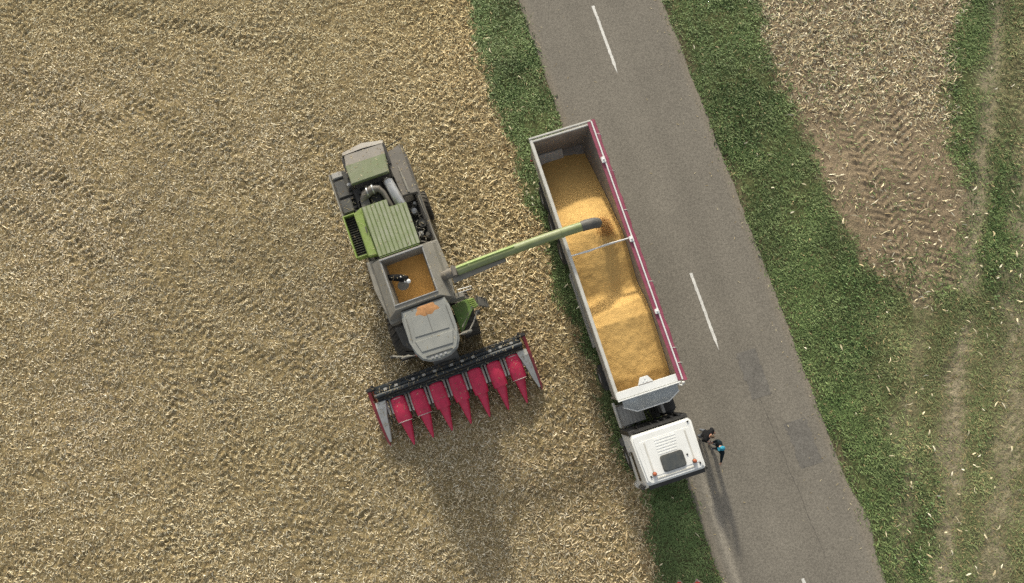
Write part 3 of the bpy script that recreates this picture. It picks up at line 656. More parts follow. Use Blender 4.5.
# visor, windscreen, windows
b = B(); b.loft([[(CX - 1.1, Y1 - 0.02, 3.30), (CX - 1.1, Y1 + 0.19, 3.22), (CX - 1.1, Y1 + 0.19, 3.19), (CX - 1.1, Y1, 3.25)], [(CX + 1.1, Y1 - 0.02, 3.30), (CX + 1.1, Y1 + 0.19, 3.22), (CX + 1.1, Y1 + 0.19, 3.19), (CX + 1.1, Y1, 3.25)]]); b.obj('sun_visor', 'black', tk)
b = B(); v = [b.bm.verts.new(p) for p in ((CX - 1.08, Y1 + 0.345, 1.98), (CX + 1.08, Y1 + 0.345, 1.98), (CX + 1.05, Y1 + 0.135, 3.08), (CX - 1.05, Y1 + 0.135, 3.08), (CX - 1.08, Y1 + 0.28, 1.98), (CX + 1.08, Y1 + 0.28, 1.98), (CX + 1.05, Y1 + 0.06, 3.08), (CX - 1.05, Y1 + 0.06, 3.08))]
for f in ((0, 1, 2, 3), (4, 7, 6, 5), (0, 4, 5, 1), (1, 5, 6, 2), (2, 6, 7, 3), (3, 7, 4, 0)): b.bm.faces.new([v[i] for i in f])
b.obj('windscreen', 'glass', tk)
for sg in (1, -1):
    b = B(); xx = CX + (1.15 if sg > 0 else -1.2)
    v = [b.bm.verts.new(p) for p in ((xx + sg * 0.045, 12.95, 2.05), (xx + sg * 0.045, 14.12, 2.05), (xx - sg * 0.012, 14.0, 3.0), (xx - sg * 0.012, 12.95, 3.0), (xx - sg * 0.05, 12.95, 2.05), (xx - sg * 0.05, 14.12, 2.05), (xx - sg * 0.08, 14.0, 3.0), (xx - sg * 0.08, 12.95, 3.0))]
    for f in ((0, 1, 2, 3), (4, 7, 6, 5), (0, 4, 5, 1), (1, 5, 6, 2), (2, 6, 7, 3), (3, 7, 4, 0)): b.bm.faces.new([v[i] for i in f])
    b.obj('door_window', 'glass', tk)
    b = B(); b.box(xx + sg * 0.03, xx + sg * 0.07, 12.98, 13.15, 1.75, 1.8, 0.01); b.obj('door_handle', 'black', tk)
    b = B(); b.tube([(xx - sg * 0.03, 14.15, 2.95), (xx + sg * 0.10, 14.3, 2.9), (xx + sg * 0.10, 14.3, 2.1), (xx + sg * 0.02, 14.25, 2.0)], 0.025, 8)
    ma = b.obj('mirror_arm', 'black', tk)
    b = B(); b.box(xx + sg * 0.02, xx + sg * 0.18, 14.24, 14.36, 2.12, 2.75, 0.03); b.obj('mirror', 'darkgrey', ma)
    for z_ in (0.45, 0.72): b = B(); b.box(xx - sg * 0.25, xx + sg * 0.10, 12.5, 12.82, z_, z_ + 0.05, 0.01); b.obj('step', 'darkgrey', tk)
    b = B(); b.box(CX + sg * 0.75, CX + sg * 1.1, Y1 + 0.30, Y1 + 0.44, 0.66, 0.86, 0.03); b.obj('headlight', 'lamp', tk)
    b = B(); b.prism([(CX + sg * 0.9, Y0 - 0.16), (CX + sg * 1.18, Y0 - 0.16), (CX + sg * 1.18, Y0 + 0.02), (CX + sg * 0.9, Y0 + 0.02)], 1.0, 3.1, 0.02); b.obj('side_deflector', 'black', tk)
b = B(); b.box(CX - 1.23, CX + 1.23, Y1 + 0.16, Y1 + 0.42, 0.42, 0.95, 0.06); b.box(CX - 0.9, CX + 0.9, Y1 + 0.30, Y1 + 0.39, 1.0, 1.75, 0.03); b.obj('bumper', 'offwhite', tk)
b = B(); b.box(CX - 1.05, CX + 1.0, Y0 - 0.14, Y0 - 0.03, 1.2, 3.22, 0.02)
for k in range(7): b.box(CX - 0.95 + k * 0.29, CX - 0.83 + k * 0.27, Y0 - 0.22, Y0 - 0.14, 2.4, 3.15 - 0.07 * (k % 3), 0.01)
b.obj('rear_grille', 'black', tk)
b = B()
for sg in (1, -1): b.box(CX + sg * 0.34, CX + sg * 0.44, 9.2, Y1 + 0.1, 0.68, 0.92)
b.box(CX - 0.44, CX + 0.44, 9.1, 9.2, 0.6, 0.95); b.cyl((CX, 10.2, 0.93), (CX, 10.2, 1.02), 0.5, n=20)
b.obj('chassis', 'darkgrey', tk)
b = B(); b.box(0.12, 1.16, 11.2, 12.02, 1.18, 1.24, 0.01)
for k in range(6): b.box(0.2 + k * 0.15, 0.24 + k * 0.15, 11.24, 11.98, 1.24, 1.255)
b.obj('deck_plate', 'offwhite', tk)
b = B(); b.box(1.17, 1.24, 11.0, 12.05, 1.0, 1.35, 0.01); b.obj('deck_rail', 'offwhite', tk)
b = B()
for k in range(4): b.tube([(0.05 - 0.13 * k, 12.02, 1.9), (0.06 - 0.14 * k, 11.75, 1.45 + 0.06 * k), (0.0 - 0.12 * k, 11.4, 1.5), (0.0 - 0.1 * k, 11.1, 1.9)], 0.03, 8)
b.obj('air_hoses', 'black', tk)
b = B(); b.box(-0.60, -0.48, 11.35, 11.95, 1.1, 1.9, 0.02); b.obj('battery_bracket', 'alu', tk)
b = B(); b.cyl((-0.86, 11.0, 0.8), (-0.86, 12.1, 0.8), 0.32, n=18); b.box(-1.15, -0.62, 11.1, 12.0, 0.9, 1.5, 0.05); b.obj('fuel_tank', 'black', tk)
b = B(); b.cyl((0.86, 11.15, 0.75), (0.86, 12.1, 0.75), 0.3, n=18); b.obj('air_tank', 'alu', tk)
for sg in (1, -1):
    wheel(tk, CX + sg * 1.03, 13.35, 0.5, 0.32); wheel(tk, CX + sg * 0.93, 9.9, 0.5, 0.55)
    b = B(); b.box(CX + sg * 0.62, CX + sg * 1.2, 9.35, 10.45, 1.03, 1.06, 0.01); b.obj('wheel_guard', 'black', tk)

# ------------------------------------------------------------------ combine harvester
CB_ROT = R(200.0); CB_LOC = (-4.295, 1.257, 0.0)
cb = empty('combine_harvester', CB_LOC, CB_ROT)
tag(cb, 'dusty green and grey combine harvester with its unloading auger swung out', 'combine harvester')
OX = 0.12
# hull
b = B()
b.loft([[(OX + s_ * 1.18, y_, z_) for s_, z_ in ((-1, zb), (1, zb), (1, zt), (-1, zt))] for y_, zb, zt in ((-4.50, 1.3, 1.8), (-4.0, 0.9, 1.95), (-2.2, 0.75, 1.95), (2.5, 0.75, 1.95))])
b.obj('hull', 'darkgrey', cb)
for sg in (1, -1):
    b = B(); b.prism([(OX + sg * 1.2, -4.1), (OX + sg * 1.44, -4.0), (OX + sg * 1.44, -0.1), (OX + sg * 1.2, -0.1)], 1.25, 2.30, 0.04); b.obj('side_panel', 'browngrey' if sg < 0 else 'darkgrey', cb)
# wheels
for sg in (1, -1):
    wheel(cb, 0.02 + sg * 1.42, 3.05, 0.92, 0.72, lug=True, rimm='lime'); wheel(cb, 0.15 + sg * 1.42, -2.1, 0.64, 0.5, lug=True, rimm='lime')
for bx_ in ((-1.3, 1.35, 2.9, 3.2, 0.75, 1.08), (-1.2, 1.45, -2.2, -2.0, 0.52, 0.72)):
    b = B(); b.box(*bx_); b.obj('axle', 'darkgrey', cb)
# rear hood: green lid, grey band, rounded pale tail
b = B(); b.prism([(1.10, -3.10), (-0.46, -3.10), (-0.54, -3.92), (1.12, -3.95)], 3.12, 3.32, 0.03, tilt=lambda x_, y_: 0.10 * (y_ + 3.5)); M['hoodgreen'] = mat('dusty_hood_green', (0.12, 0.155, 0.055), 0.5, var=0.08, scale=2.5, dust=0.55, dustcol=(0.21, 0.21, 0.14))
hood = b.obj('rear_hood', 'hoodgreen', cb, smooth=True)
b = B(); b.prism([(1.12, -3.96), (-0.54, -3.93), (-0.56, -4.46), (1.06, -4.50)], 2.98, 3.14, 0.02, tilt=lambda x_, y_: 0.22 * (y_ + 3.95)); b.obj('tail_band', 'browngrey', cb)
b = B()
b.loft([[(1.22, -4.36, 2.92), (1.22, -4.50, 2.80), (1.16, -4.44, 2.2), (1.16, -4.30, 2.2)], [(1.12, -4.50, 3.02), (1.10, -4.66, 2.92), (1.06, -4.60, 2.1), (1.06, -4.40, 2.1)],
        [(0.25, -4.52, 3.05), (0.25, -4.80, 2.92), (0.25, -4.72, 2.1), (0.25, -4.45, 2.1)], [(-0.60, -4.46, 3.02), (-0.62, -4.62, 2.92), (-0.62, -4.60, 2.1), (-0.60, -4.40, 2.1)]])
b.obj('tail_bumper', 'browngrey', cb, smooth=True)
b = B()
for xx in (1.16, -0.60):
    b = B(); b.box(xx - 0.05, xx + 0.05, -4.42, -3.5, 2.85, 3.06, 0.02); b.obj('hood_hinge', 'black', cb)
# left rear panel
b = B(); b.prism([(-0.50, -4.0), (-1.22, -4.24), (-1.27, -2.06), (-0.62, -2.08), (-0.56, -3.1)], 2.85, 3.0, 0.03, tilt=lambda x_, y_: 0.12 * (x_ + 0.5)); lp = b.obj('rear_side_panel', 'browngrey', cb, smooth=True)
b = B(); b.tube([(-0.86, -3.35, 2.97), (-0.90, -2.7, 2.98), (-0.93, -2.15, 2.97)], [0.02, 0.05, 0.05], 8); b.obj('panel_rib', 'combgrey', lp, smooth=True)
b = B(); b.box(-1.30, -1.26, -4.2, -0.05, 2.50, 2.86, 0.01); b.obj('panel_edge', 'darkgrey', lp)
b = B(); b.tube([(-0.55, -4.30, 2.75), (-0.95, -4.40, 2.8), (-1.38, -4.48, 2.85)], 0.022, 6); b.obj('tail_rail', 'black', lp)
# right rear service ledge
b = B(); b.box(1.24, 1.95, -4.15, -2.1, 2.32, 2.42, 0.02)
for (y0_, y1_, h_, m_) in ((-3.75, -3.0, 0.12, 0), (-2.9, -2.3, 0.16, 0)): b.box(1.42, 1.86, y0_, y1_, 2.42, 2.42 + h_, 0.03)
sl = b.obj('service_ledge', 'darkgrey', cb)
for k in range(6):
    b = B(); b.box(1.26, 1.40, -3.3 + k * 0.2, -3.18 + k * 0.2, 2.42, 2.5 + 0.05 * (k % 3), 0.02); b.obj('service_cap', 'black', sl)
b = B(); b.box(1.44, 1.86, -4.12, -3.86, 2.42, 2.56, 0.03); b.obj('rear_lamp_box', 'alu', sl)
b = B(); b.box(1.22, 1.38, -3.5, -3.36, 2.5, 2.62, 0.03); b.obj('latch', 'steel', sl)
b = B(); b.box(1.93, 1.99, -4.15, -2.1, 2.30, 2.5, 0.01); b.obj('ledge_edge', 'combgrey', sl)
# engine bay
b = B(); b.box(-0.62, 1.2, -3.08, -1.7, 1.9, 2.72, 0.02); b.box(0.15, 1.18, -2.7, -2.0, 2.72, 2.9, 0.06)
for k in range(5): b.box(-0.3 + k * 0.3, -0.18 + k * 0.3, -3.05, -2.8, 2.72, 2.85)
eb = b.obj('engine', 'black', cb)
b = B(); b.tube([(-0.22, -2.98, 2.92), (-0.28, -2.85, 3.0), (-0.47, -1.72, 3.02), (-0.5, -1.6, 2.95)], [0.10, 0.20, 0.21, 0.16], 16); b.obj('exhaust_muffler', 'chrome', eb, smooth=True)
b = B(); b.tube([(0.95, -2.42, 2.85), (0.75, -2.62, 3.02), (0.45, -2.72, 3.08), (0.16, -2.66, 3.08), (0.04, -2.45, 3.05), (-0.04, -2.05, 3.02), (-0.1, -1.8, 2.95)], [0.14, 0.19, 0.20, 0.15, 0.11, 0.095, 0.09], 12); b.obj('intake_duct', 'browngrey', eb, smooth=True)
for (xx, yy) in ((0.62, -2.68), (0.38, -2.73)):
    b = B(); b.tube([(xx - 0.02, yy, 3.055), (xx + 0.03, yy, 3.055)], [0.222, 0.222], 14); b.obj('duct_clamp', 'steel', eb, smooth=True)
b = B(); b.box(0.62, 1.1, -2.55, -2.0, 2.9, 3.02, 0.06); b.obj('air_filter', 'darkgrey', eb)
# ribbed cover behind the tank
cover = [(1.02, -1.96), (0.08, -1.96), (0.04, -1.60), (-0.58, -1.60), (-0.66, 0.18), (0.96, 0.18)]
b = B(); b.prism(cover, 3.30, 3.64, 0.03); cv = b.obj('ribbed_cover', 'green', cb)
for k in range(10):
    x_ = 0.98 - k * 0.172; y0_ = -1.93 if x_ > 0.12 else -1.57
    b = B(); b.box(x_ - 0.146, x_ - 0.02, y0_, 0.16, 3.60, 3.675, 0.008); b.obj('cover_rib', 'palegreen', cv)
b = B(); b.box(-0.64, 0.95, 0.19, 0.215, 3.4, 3.66); b.obj('cover_lip', 'green', cv)
# lime strip and cooling screen
b = B(); b.prism([(1.38, -1.95), (1.06, -2.05), (1.0, -0.02), (1.38, -0.10)], 3.05, 3.40, 0.03, tilt=lambda x_, y_: -0.35 * (x_ - 1.05))
lm = b.obj('lime_panel', 'lime', cb)
b = B(); b.box(1.10, 1.14, -1.25, -1.0, 3.38, 3.42); b.obj('panel_vents', 'darkgrey', lm)
b = B()
b.box(1.42, 1.90, -2.08, -2.03, 2.5, 3.0, 0.01); b.box(1.42, 1.90, -0.31, -0.26, 2.5, 3.0, 0.01); b.box(1.86, 1.91, -2.08, -0.26, 2.5, 3.02, 0.01); b.box(1.40, 1.44, -2.08, -0.26, 2.5, 3.02, 0.01)
sc_ = b.obj('cooling_screen', 'lime', cb)
b = B(); b.box(1.44, 1.86, -2.03, -0.31, 2.62, 2.70)
for k in range(17): b.box(1.44, 1.86, -2.0 + k * 0.1, -1.975 + k * 0.1, 2.70, 2.78)
for k in range(4): b.box(1.47 + k * 0.11, 1.49 + k * 0.11, -2.03, -0.31, 2.70, 2.74)
b.obj('screen_mesh', 'mesh', sc_)
# left engine side: belts, hoses, pulleys
b = B(); b.box(-1.26, -0.66, -2.05, 0.0, 2.05, 2.12); eng = b.obj('drive_bay', 'black', cb)
rr = random.Random(4)
b = B()
for k in range(9):
    y_ = -1.9 + k * 0.2; x_ = -0.75 - rr.random() * 0.4
    b.tube([(x_, y_, 2.40), (x_ - 0.1 + 0.3 * rr.random(), y_ + 0.12, 2.5 + 0.1 * rr.random()), (x_ + 0.2 * rr.random(), y_ + 0.3, 2.46), (x_ - 0.1, y_ + 0.42, 2.40)], 0.014 + 0.010 * rr.random(), 6)
b.obj('hoses', 'combgrey', eng)
for (x_, y_, r_, m_) in ((-0.85, -1.5, 0.12, 'steel'), (-1.02, -0.9, 0.17, 'darkgrey'), (-0.82, -0.5, 0.10, 'steel'), (-1.1, -0.35, 0.13, 'darkgrey'), (-0.98, -1.8, 0.06, 'steel')):
    b = B(); b.cyl((x_, y_, 2.10), (x_, y_, 2.48), r_, n=16); b.cyl((x_, y_, 2.48), (x_, y_, 2.52), r_ * 0.4, n=10); b.obj('pulley', m_, eng)
b = B(); b.tube([(-1.22, -2.0, 2.8), (-1.27, -0.9, 2.8), (-1.32, 0.05, 2.82)], 0.03, 8); b.obj('guard_rail', 'combgrey', eng, smooth=True)
# grain tank
TX0, TX1, TY0, TY1, TZ = -0.71, 0.95, 0.36, 2.16, 3.62
b = B()
out = [(-1.36, 0.06), (1.60, 0.02), (1.62, 1.2), (1.46, 2.70), (0.98, 2.66), (-0.92, 2.62), (-1.30, 2.34), (-1.42, 1.2)]
b.prism(out, 2.3, 2.98, 0.06); b.obj('tank_shoulder', 'combgrey', cb, smooth=True)
b = B()
def wallring(x0, x1, y0, y1, z): return [(x0, y0, z), (x1, y0, z), (x1, y1, z), (x0, y1, z)]
b.loft([wallring(TX0 - 0.55, TX1 + 0.50, TY0 - 0.16, TY1 + 0.40, 2.97), wallring(TX0 - 0.44, TX1 + 0.40, TY0 - 0.13, TY1 + 0.34, 3.25), wallring(TX0 - 0.06, TX1 + 0.07, TY0 - 0.10, TY1 + 0.20, TZ + 0.05), wallring(TX0, TX1, TY0, TY1, TZ + 0.05), wallring(TX0 + 0.10, TX1 - 0.10, TY0 + 0.1, TY1 - 0.1, 2.9)], cap=False)
tank = b.obj('grain_tank', 'combgrey', cb)
b = B()
b.box(TX0 - 0.05, TX1 + 0.05, TY1 + 0.01, TY1 + 0.05, TZ + 0.03, TZ + 0.10, 0.01); b.box(TX0 - 0.05, TX1 + 0.05, TY0 - 0.06, TY0 - 0.01, TZ + 0.03, TZ + 0.10, 0.01)
b.box(TX0 - 0.04, TX0 - 0.01, TY0, TY1, TZ + 0.035, TZ + 0.075, 0.008); b.box(TX1 + 0.01, TX1 + 0.04, TY0, TY1, TZ + 0.035, TZ + 0.075, 0.008)
b.obj('tank_rim', 'steel', tank)
b = B(); b.box(-1.22, -0.98, 0.16, 0.42, 2.98, 3.10, 0.05); b.obj('shoulder_lamp', 'alu', tank)
b = B(); b.tube([(TX1 - 0.02, 0.98, 3.32), (0.74, 1.06, 3.42), (0.42, 1.22, 3.52), (0.22, 1.34, 3.54)], [0.11, 0.13, 0.15, 0.13], 12); M['matte'] = mat('matte_black', (0.012, 0.012, 0.012), 0.95, var=0.1, spec=0.1)
fa = b.obj('filling_auger', 'matte', tank, smooth=True)
b = B(); b.ball((0.20, 1.44, 3.58), 0.09); b.obj('auger_cap', 'white', tank, smooth=True)
b = B(); b.ball((0.42, 1.20, 3.665), 0.04); b.ball((0.33, 1.42, 3.60), 0.045); b.obj('auger_bolts', 'steel', tank)
# grain lying in the tank
nx = 40; xs = np.linspace(TX0 + 0.03, TX1 - 0.03, nx); ys = np.linspace(TY0 + 0.03, TY1 - 0.03, nx); gxx, gyy = np.meshgrid(xs, ys)
zz = 3.12 - 0.10 * np.hypot(gxx + 0.1, gyy - 1.2) + (fbm(gxx, gyy, 2.0, 150, 3) - 0.5) * 0.07 - 0.16 * np.exp(-(((gxx - 0.45) / 0.3) ** 2 + ((gyy - 1.35) / 0.25) ** 2))
ca, sa = math.cos(CB_ROT), math.sin(CB_ROT); idx = np.arange(nx * nx).reshape(nx, nx)
f = np.stack([idx[:-1, :-1], idx[:-1, 1:], idx[1:, 1:], idx[1:, :-1]], -1).reshape(-1, 4)
o = raw_mesh('grain', np.stack([CB_LOC[0] + gxx * ca - gyy * sa, CB_LOC[1] + gxx * sa + gyy * ca, zz], -1).reshape(-1, 3), f.ravel(), np.full(len(f), 4), 'grain_tank', smooth=True)
tag(o, 'amber maize grain filling the square tank of the combine', 'grain', kind='stuff')
# driver's cab
def cabring(z, g, f_=0.0): return [(px, py, z) for px, py in rounded(-0.92 + g, 0.90 - g, 2.72, 4.62 - g + f_, (0.15, 0.15, 0.45, 0.45), 5)]
b = B(); b.loft([cabring(1.55, 0.22, -0.25), cabring(2.4, 0.12, 0.0), cabring(3.40, 0.12, -0.1)]); cbc = b.obj('driver_cab', 'glass', cb, smooth=True)
b = B()
for (x_, y_) in ((-0.80, 2.78), (0.78, 2.78), (-0.62, 4.3), (0.60, 4.3)): b.cyl((x_, y_, 1.6), (x_, y_, 3.42), 0.045, n=8)
b.obj('cab_pillars', 'darkgrey', cbc)
roofp = [(0.86, 2.48), (0.93, 2.85), (0.93, 3.70), (0.86, 4.18), (0.68, 4.50), (0.40, 4.66), (0.0, 4.72), (-0.42, 4.66), (-0.74, 4.50), (-0.92, 4.18), (-0.98, 3.70), (-0.98, 2.85), (-0.90, 2.48)]
b = B(); b.prism(roofp, 3.40, 3.60, 0.07); rfc = b.obj('cab_roof', 'roofgrey', cb, smooth=True)
b = B(); b.prism([(0.55, 2.80), (0.66, 3.60), (-0.70, 3.68), (-0.66, 2.85)][::-1], 3.595, 3.625, 0.015); b.obj('roof_panel', 'roofgrey', rfc)
b = B(); b.prism([(0.72, 3.74), (0.60, 4.22), (-0.64, 4.28), (-0.80, 3.80)][::-1], 3.595, 3.632, 0.02); b.obj('roof_front_panel', 'roofgrey', rfc)
b = B()
for (x0_, y0_, x1_, y1_) in ((-0.05, 2.85, -0.05, 3.6), (0.75, 2.8, 0.8, 3.7), (-0.84, 2.8, -0.86, 3.75), (0.5, 4.42, -0.55, 4.45)):
    dx, dy = x1_ - x0_, y1_ - y0_; q = math.hypot(dx, dy); nx_, ny_ = -dy / q * 0.006, dx / q * 0.006
    b.prism([(x0_ + nx_, y0_ + ny_), (x1_ + nx_, y1_ + ny_), (x1_ - nx_, y1_ - ny_), (x0_ - nx_, y0_ - ny_)], 3.60, 3.634)
b.obj('roof_grooves', 'darkgrey', rfc)
for x_ in (0.28, 0.12, -0.06, -0.24):
    b = B(); b.box(x_ - 0.05, x_ + 0.05, 4.50, 4.58, 3.60, 3.64, 0.01); b.obj('roof_lamp', 'steel', rfc)
# spilt grain on the back of the cab roof
pts = []
b = B(); ring = []
for k in range(24):
    a = 2 * math.pi * k / 24; q = 0.46 * (1 + 0.12 * math.sin(3 * a) + 0.08 * math.sin(7 * a)); ring.append((-0.10 + q * math.cos(a) * 0.95, min(max(2.72 + q * math.sin(a) * 0.75, 2.52), 3.2)))
b.loft([[(px, py, 3.605) for px, py in ring], [(-0.1 + (px + 0.1) * 0.8, 2.72 + (py - 2.72) * 0.85, 3.622) for px, py in ring], [(-0.1 + (px + 0.1) * 0.3, 2.72 + (py - 2.72) * 0.3, 3.635) for px, py in ring]])
M['spill'] = mat('shaded_spilt_kernels', (0.38, 0.19, 0.075), 0.85, var=0.12, scale=5.0, fine=0.2, fscale=26.0)  # shade behind the tank is put into this browner, duller kernel colour
o = b.obj('spilt_grain', 'spill', cb, smooth=True); o['label'] = 'orange spill of maize grain on the roof'
# side decks, ladder, rails, mirrors
b = B(); b.prism([(-0.98, 2.66), (-1.62, 2.60), (-1.78, 3.05), (-1.0, 3.90)], 1.92, 2.0, 0.02); dk = b.obj('access_deck', 'leafgreen', cb)
b = B(); b.prism([(-1.62, 2.60), (-1.92, 2.64), (-2.02, 3.02), (-1.78, 3.08)], 1.86, 1.98, 0.02)
for k in range(5): b.box(-1.70, -1.93, 2.66 + k * 0.08, 2.69 + k * 0.08, 1.98, 2.01)
b.obj('step_tread', 'lime', dk)
b = B()
for k in range(5): b.box(-1.98 - 0.07 * k, -2.16 - 0.07 * k, 2.62, 3.0, 1.65 - 0.3 * k, 1.69 - 0.3 * k, 0.008)
b.tube([(-1.98, 2.60, 2.0), (-2.45, 2.60, 0.45)], 0.02, 6); b.tube([(-1.98, 3.02, 2.0), (-2.45, 3.02, 0.45)], 0.02, 6); b.obj('ladder', 'darkgrey', dk)
b = B(); b.tube([(-1.40, 2.30, 2.1), (-1.44, 2.30, 3.0), (-2.0, 2.34, 3.05), (-2.04, 2.34, 2.0)], 0.022, 6); b.tube([(-1.44, 2.42, 2.9), (-2.0, 2.44, 2.95)], 0.02, 6); b.obj('hand_rail', 'steel', dk)
b = B(); b.tube([(-1.78, 3.1, 2.0), (-1.76, 3.12, 3.0), (-1.15, 3.75, 3.0), (-1.05, 3.85, 2.0)], 0.022, 6); b.obj('hand_rail', 'combgrey', dk)
b = B(); b.box(-1.62, -0.98, 2.34, 2.60, 2.1, 2.7, 0.04); b.obj('battery_box', 'combgrey', cb)
b = B(); b.tube([(-0.92, 4.02, 3.2), (-1.35, 4.0, 3.1), (-1.62, 3.72, 3.0), (-1.88, 3.36, 2.9)], 0.03, 6); b.box(-1.02, -1.46, 3.94, 4.06, 2.9, 3.12, 0.03); mr_ = b.obj('mirror_arm', 'combgrey', cb)
b = B(); b.box(-1.80, -2.0, 3.30, 3.42, 2.4, 2.9, 0.03); b.obj('mirror', 'darkgrey', mr_)
b = B(); b.tube([(0.86, 4.2, 3.2), (1.3, 4.1, 3.05), (1.78, 3.9, 2.9)], 0.03, 6); b.box(1.12, 1.48, 4.05, 4.15, 2.9, 3.08, 0.03); mr_ = b.obj('mirror_arm', 'combgrey', cb)
b = B(); b.box(1.72, 1.92, 3.84, 3.94, 2.4, 2.9, 0.03); b.obj('mirror', 'darkgrey', mr_)
b = B(); b.box(0.80, 0.9, 4.16, 4.26, 3.22, 3.3, 0.02); b.obj('marker_lamp', 'amber', cb)
b = B(); b.prism([(0.95, 2.72), (1.50, 2.72), (1.40, 3.5), (0.95, 4.0)], 1.82, 1.9, 0.02); b.obj('right_deck', 'darkgrey', cb)
# unloading auger
b = B()
b.tube([(-1.0, 1.66, 3.0), (-1.2, 1.66, 3.3), (-1.45, 1.68, 3.54), (-1.8, 1.70, 3.62)], [0.2, 0.2, 0.19, 0.17], 14); b.box(-1.66, -1.5, 1.46, 1.92, 3.36, 3.84, 0.04); el = b.obj('auger_elbow', 'browngrey', cb, smooth=True)
path = [(-1.7 - 0.475 * k, 1.70 + 0.004 * k - 0.0015 * k * (11 - k), 3.62 + 0.017 * k) for k in range(12)]
b = B(); b.tube(path, 0.19, 18); au = b.obj('unloading_auger', 'olive', cb, smooth=True)
b = B(); b.tube([(p[0], p[1] - 0.07, p[2] + 0.155) for p in path[:6]], 0.06, 8); b.obj('auger_seam', 'lime', au, smooth=True)
b = B()
for k in (1, 5, 9): p = Vector(path[k]); q = Vector(path[k + 1]); d = (q - p).normalized(); b.tube([p, p + d * 0.06], 0.205, 18)
b.obj('auger_collars', 'olive', au, smooth=True)
b = B(); b.prism([(-1.42, 1.84), (-3.60, 1.84), (-3.62, 1.98), (-1.42, 2.10)], 3.42, 3.52, 0.03, tilt=lambda x_, y_: -0.04 * (x_ + 1.6)); b.obj('auger_cradle', 'combgrey', cb)
pe = Vector(path[-1])
b = B(); b.tube([pe + Vector((0.12, 0, 0.0)), pe + Vector((-0.05, 0, 0.01)), pe + Vector((-0.28, 0.02, 0.0)), pe + Vector((-0.42, 0.03, -0.04)), pe + Vector((-0.52, 0.04, -0.12)), pe + Vector((-0.56, 0.05, -0.22))], [0.205, 0.215, 0.22, 0.21, 0.2, 0.2], 16, cap=False); b.obj('spout', 'darkgrey', au, smooth=True)
# maize header
hd_b = B(); hd_b.box(-3.18, 3.26, 4.78, 4.92, 0.45, 1.12, 0.03); hd_b.box(-3.18, 3.26, 4.92, 5.30, 0.45, 0.62); hd_b.cyl((-3.18, 5.02, 1.12), (3.26, 5.02, 1.12), 0.085, n=12)
hd = hd_b.obj('maize_header', 'barblue', cb)
b = B(); b.cyl((-3.15, 5.16, 0.82), (3.23, 5.16, 0.82), 0.10, n=12)
for k in range(60):
    x_ = -3.1 + k * 0.107; b.box(x_, x_ + 0.03, 5.16 - 0.17, 5.16 + 0.17, 0.80, 0.84, rot=Matrix.Rotation(k * 0.9, 3, 'X'))
b.obj('cross_auger', 'darkgrey', hd)
b = B(); b.box(-3.15, 3.23, 4.62, 4.78, 0.92, 1.02, 0.02); b.box(-3.15, 3.23, 5.22, 5.30, 0.90, 0.98, 0.02); b.obj('top_beam', 'barblue', hd)
for k in range(11):
    x_ = 2.75 - k * 0.56 + 0.1 * math.sin(k * 2.1); b = B(); b.box(x_ - 0.07, x_ + 0.07, 4.80, 4.90, 1.12, 1.16 , 0.01); b.obj('frame_clamp', 'alu', hd)
b = B()
for (x0_, x1_) in ((1.3, 2.6), (-2.7, -1.2), (-0.4, 0.6)):
    b = B(); b.tube([(x0_, 4.72, 1.12), ((x0_ + x1_) / 2, 4.66, 1.1), (x1_, 4.70, 1.14)], 0.03, 6); b.obj('hydraulic_hose', 'black', hd)
b = B(); b.loft([[(0.55, 4.80, 0.4), (-0.55, 4.80, 0.4), (-0.55, 4.80, 1.0), (0.55, 4.80, 1.0)], [(0.5, 3.3, 0.9), (-0.5, 3.3, 0.9), (-0.5, 3.3, 1.6), (0.5, 3.3, 1.6)]]); b.obj('feeder_house', 'darkgrey', cb)
def arch(xc, y_, zt, w_, h_, n=12):
    return [(xc + 0.5 * w_ * math.cos(math.pi * k / n), y_, zt - h_ + h_ * math.sin(math.pi * k / n) ** 0.5) for k in range(n + 1)]
PITCH = 0.845
snx = [2.46 - PITCH * k for k in range(7)]
for k, xc in enumerate(snx):
    lean = 0.10 - 0.012 * k
    b = B(); b.loft([arch(xc, 5.30, 0.97, 0.46, 0.20), arch(xc, 5.36, 1.01, 0.58, 0.26), arch(xc, 5.75, 0.98, 0.64, 0.30), arch(xc - 0.0, 6.15, 0.89, 0.64, 0.32), arch(xc, 6.38, 0.80, 0.60, 0.30)])
    b.obj('snout_hood', 'crimson', hd, smooth=True)
    b = B(); b.loft([arch(xc, 6.30, 0.755, 0.47, 0.30), arch(xc, 6.55, 0.63, 0.40, 0.27), arch(xc + 0.02, 6.95, 0.42, 0.25, 0.19), arch(xc + 0.03, 7.28, 0.22, 0.12, 0.11), arch(xc + 0.04, 7.40, 0.15, 0.05, 0.06)])
    b.obj('snout_point', 'crimson', hd, smooth=True)
    if k in (0, 1, 6):
        b = B(); b.tube([(p[0], p[1] + 0.012, p[2] + 0.006) for p in arch(xc, 6.35, 0.80, 0.60, 0.30)], 0.014, 6); b.obj('hood_edge', 'offwhite', hd)
    if k in (0, 6):
        b = B(); b.tube([(p[0], p[1], p[2] + 0.006) for p in arch(xc, 5.37, 1.005, 0.44, 0.22)], 0.014, 6); b.obj('hood_edge', 'offwhite', hd)
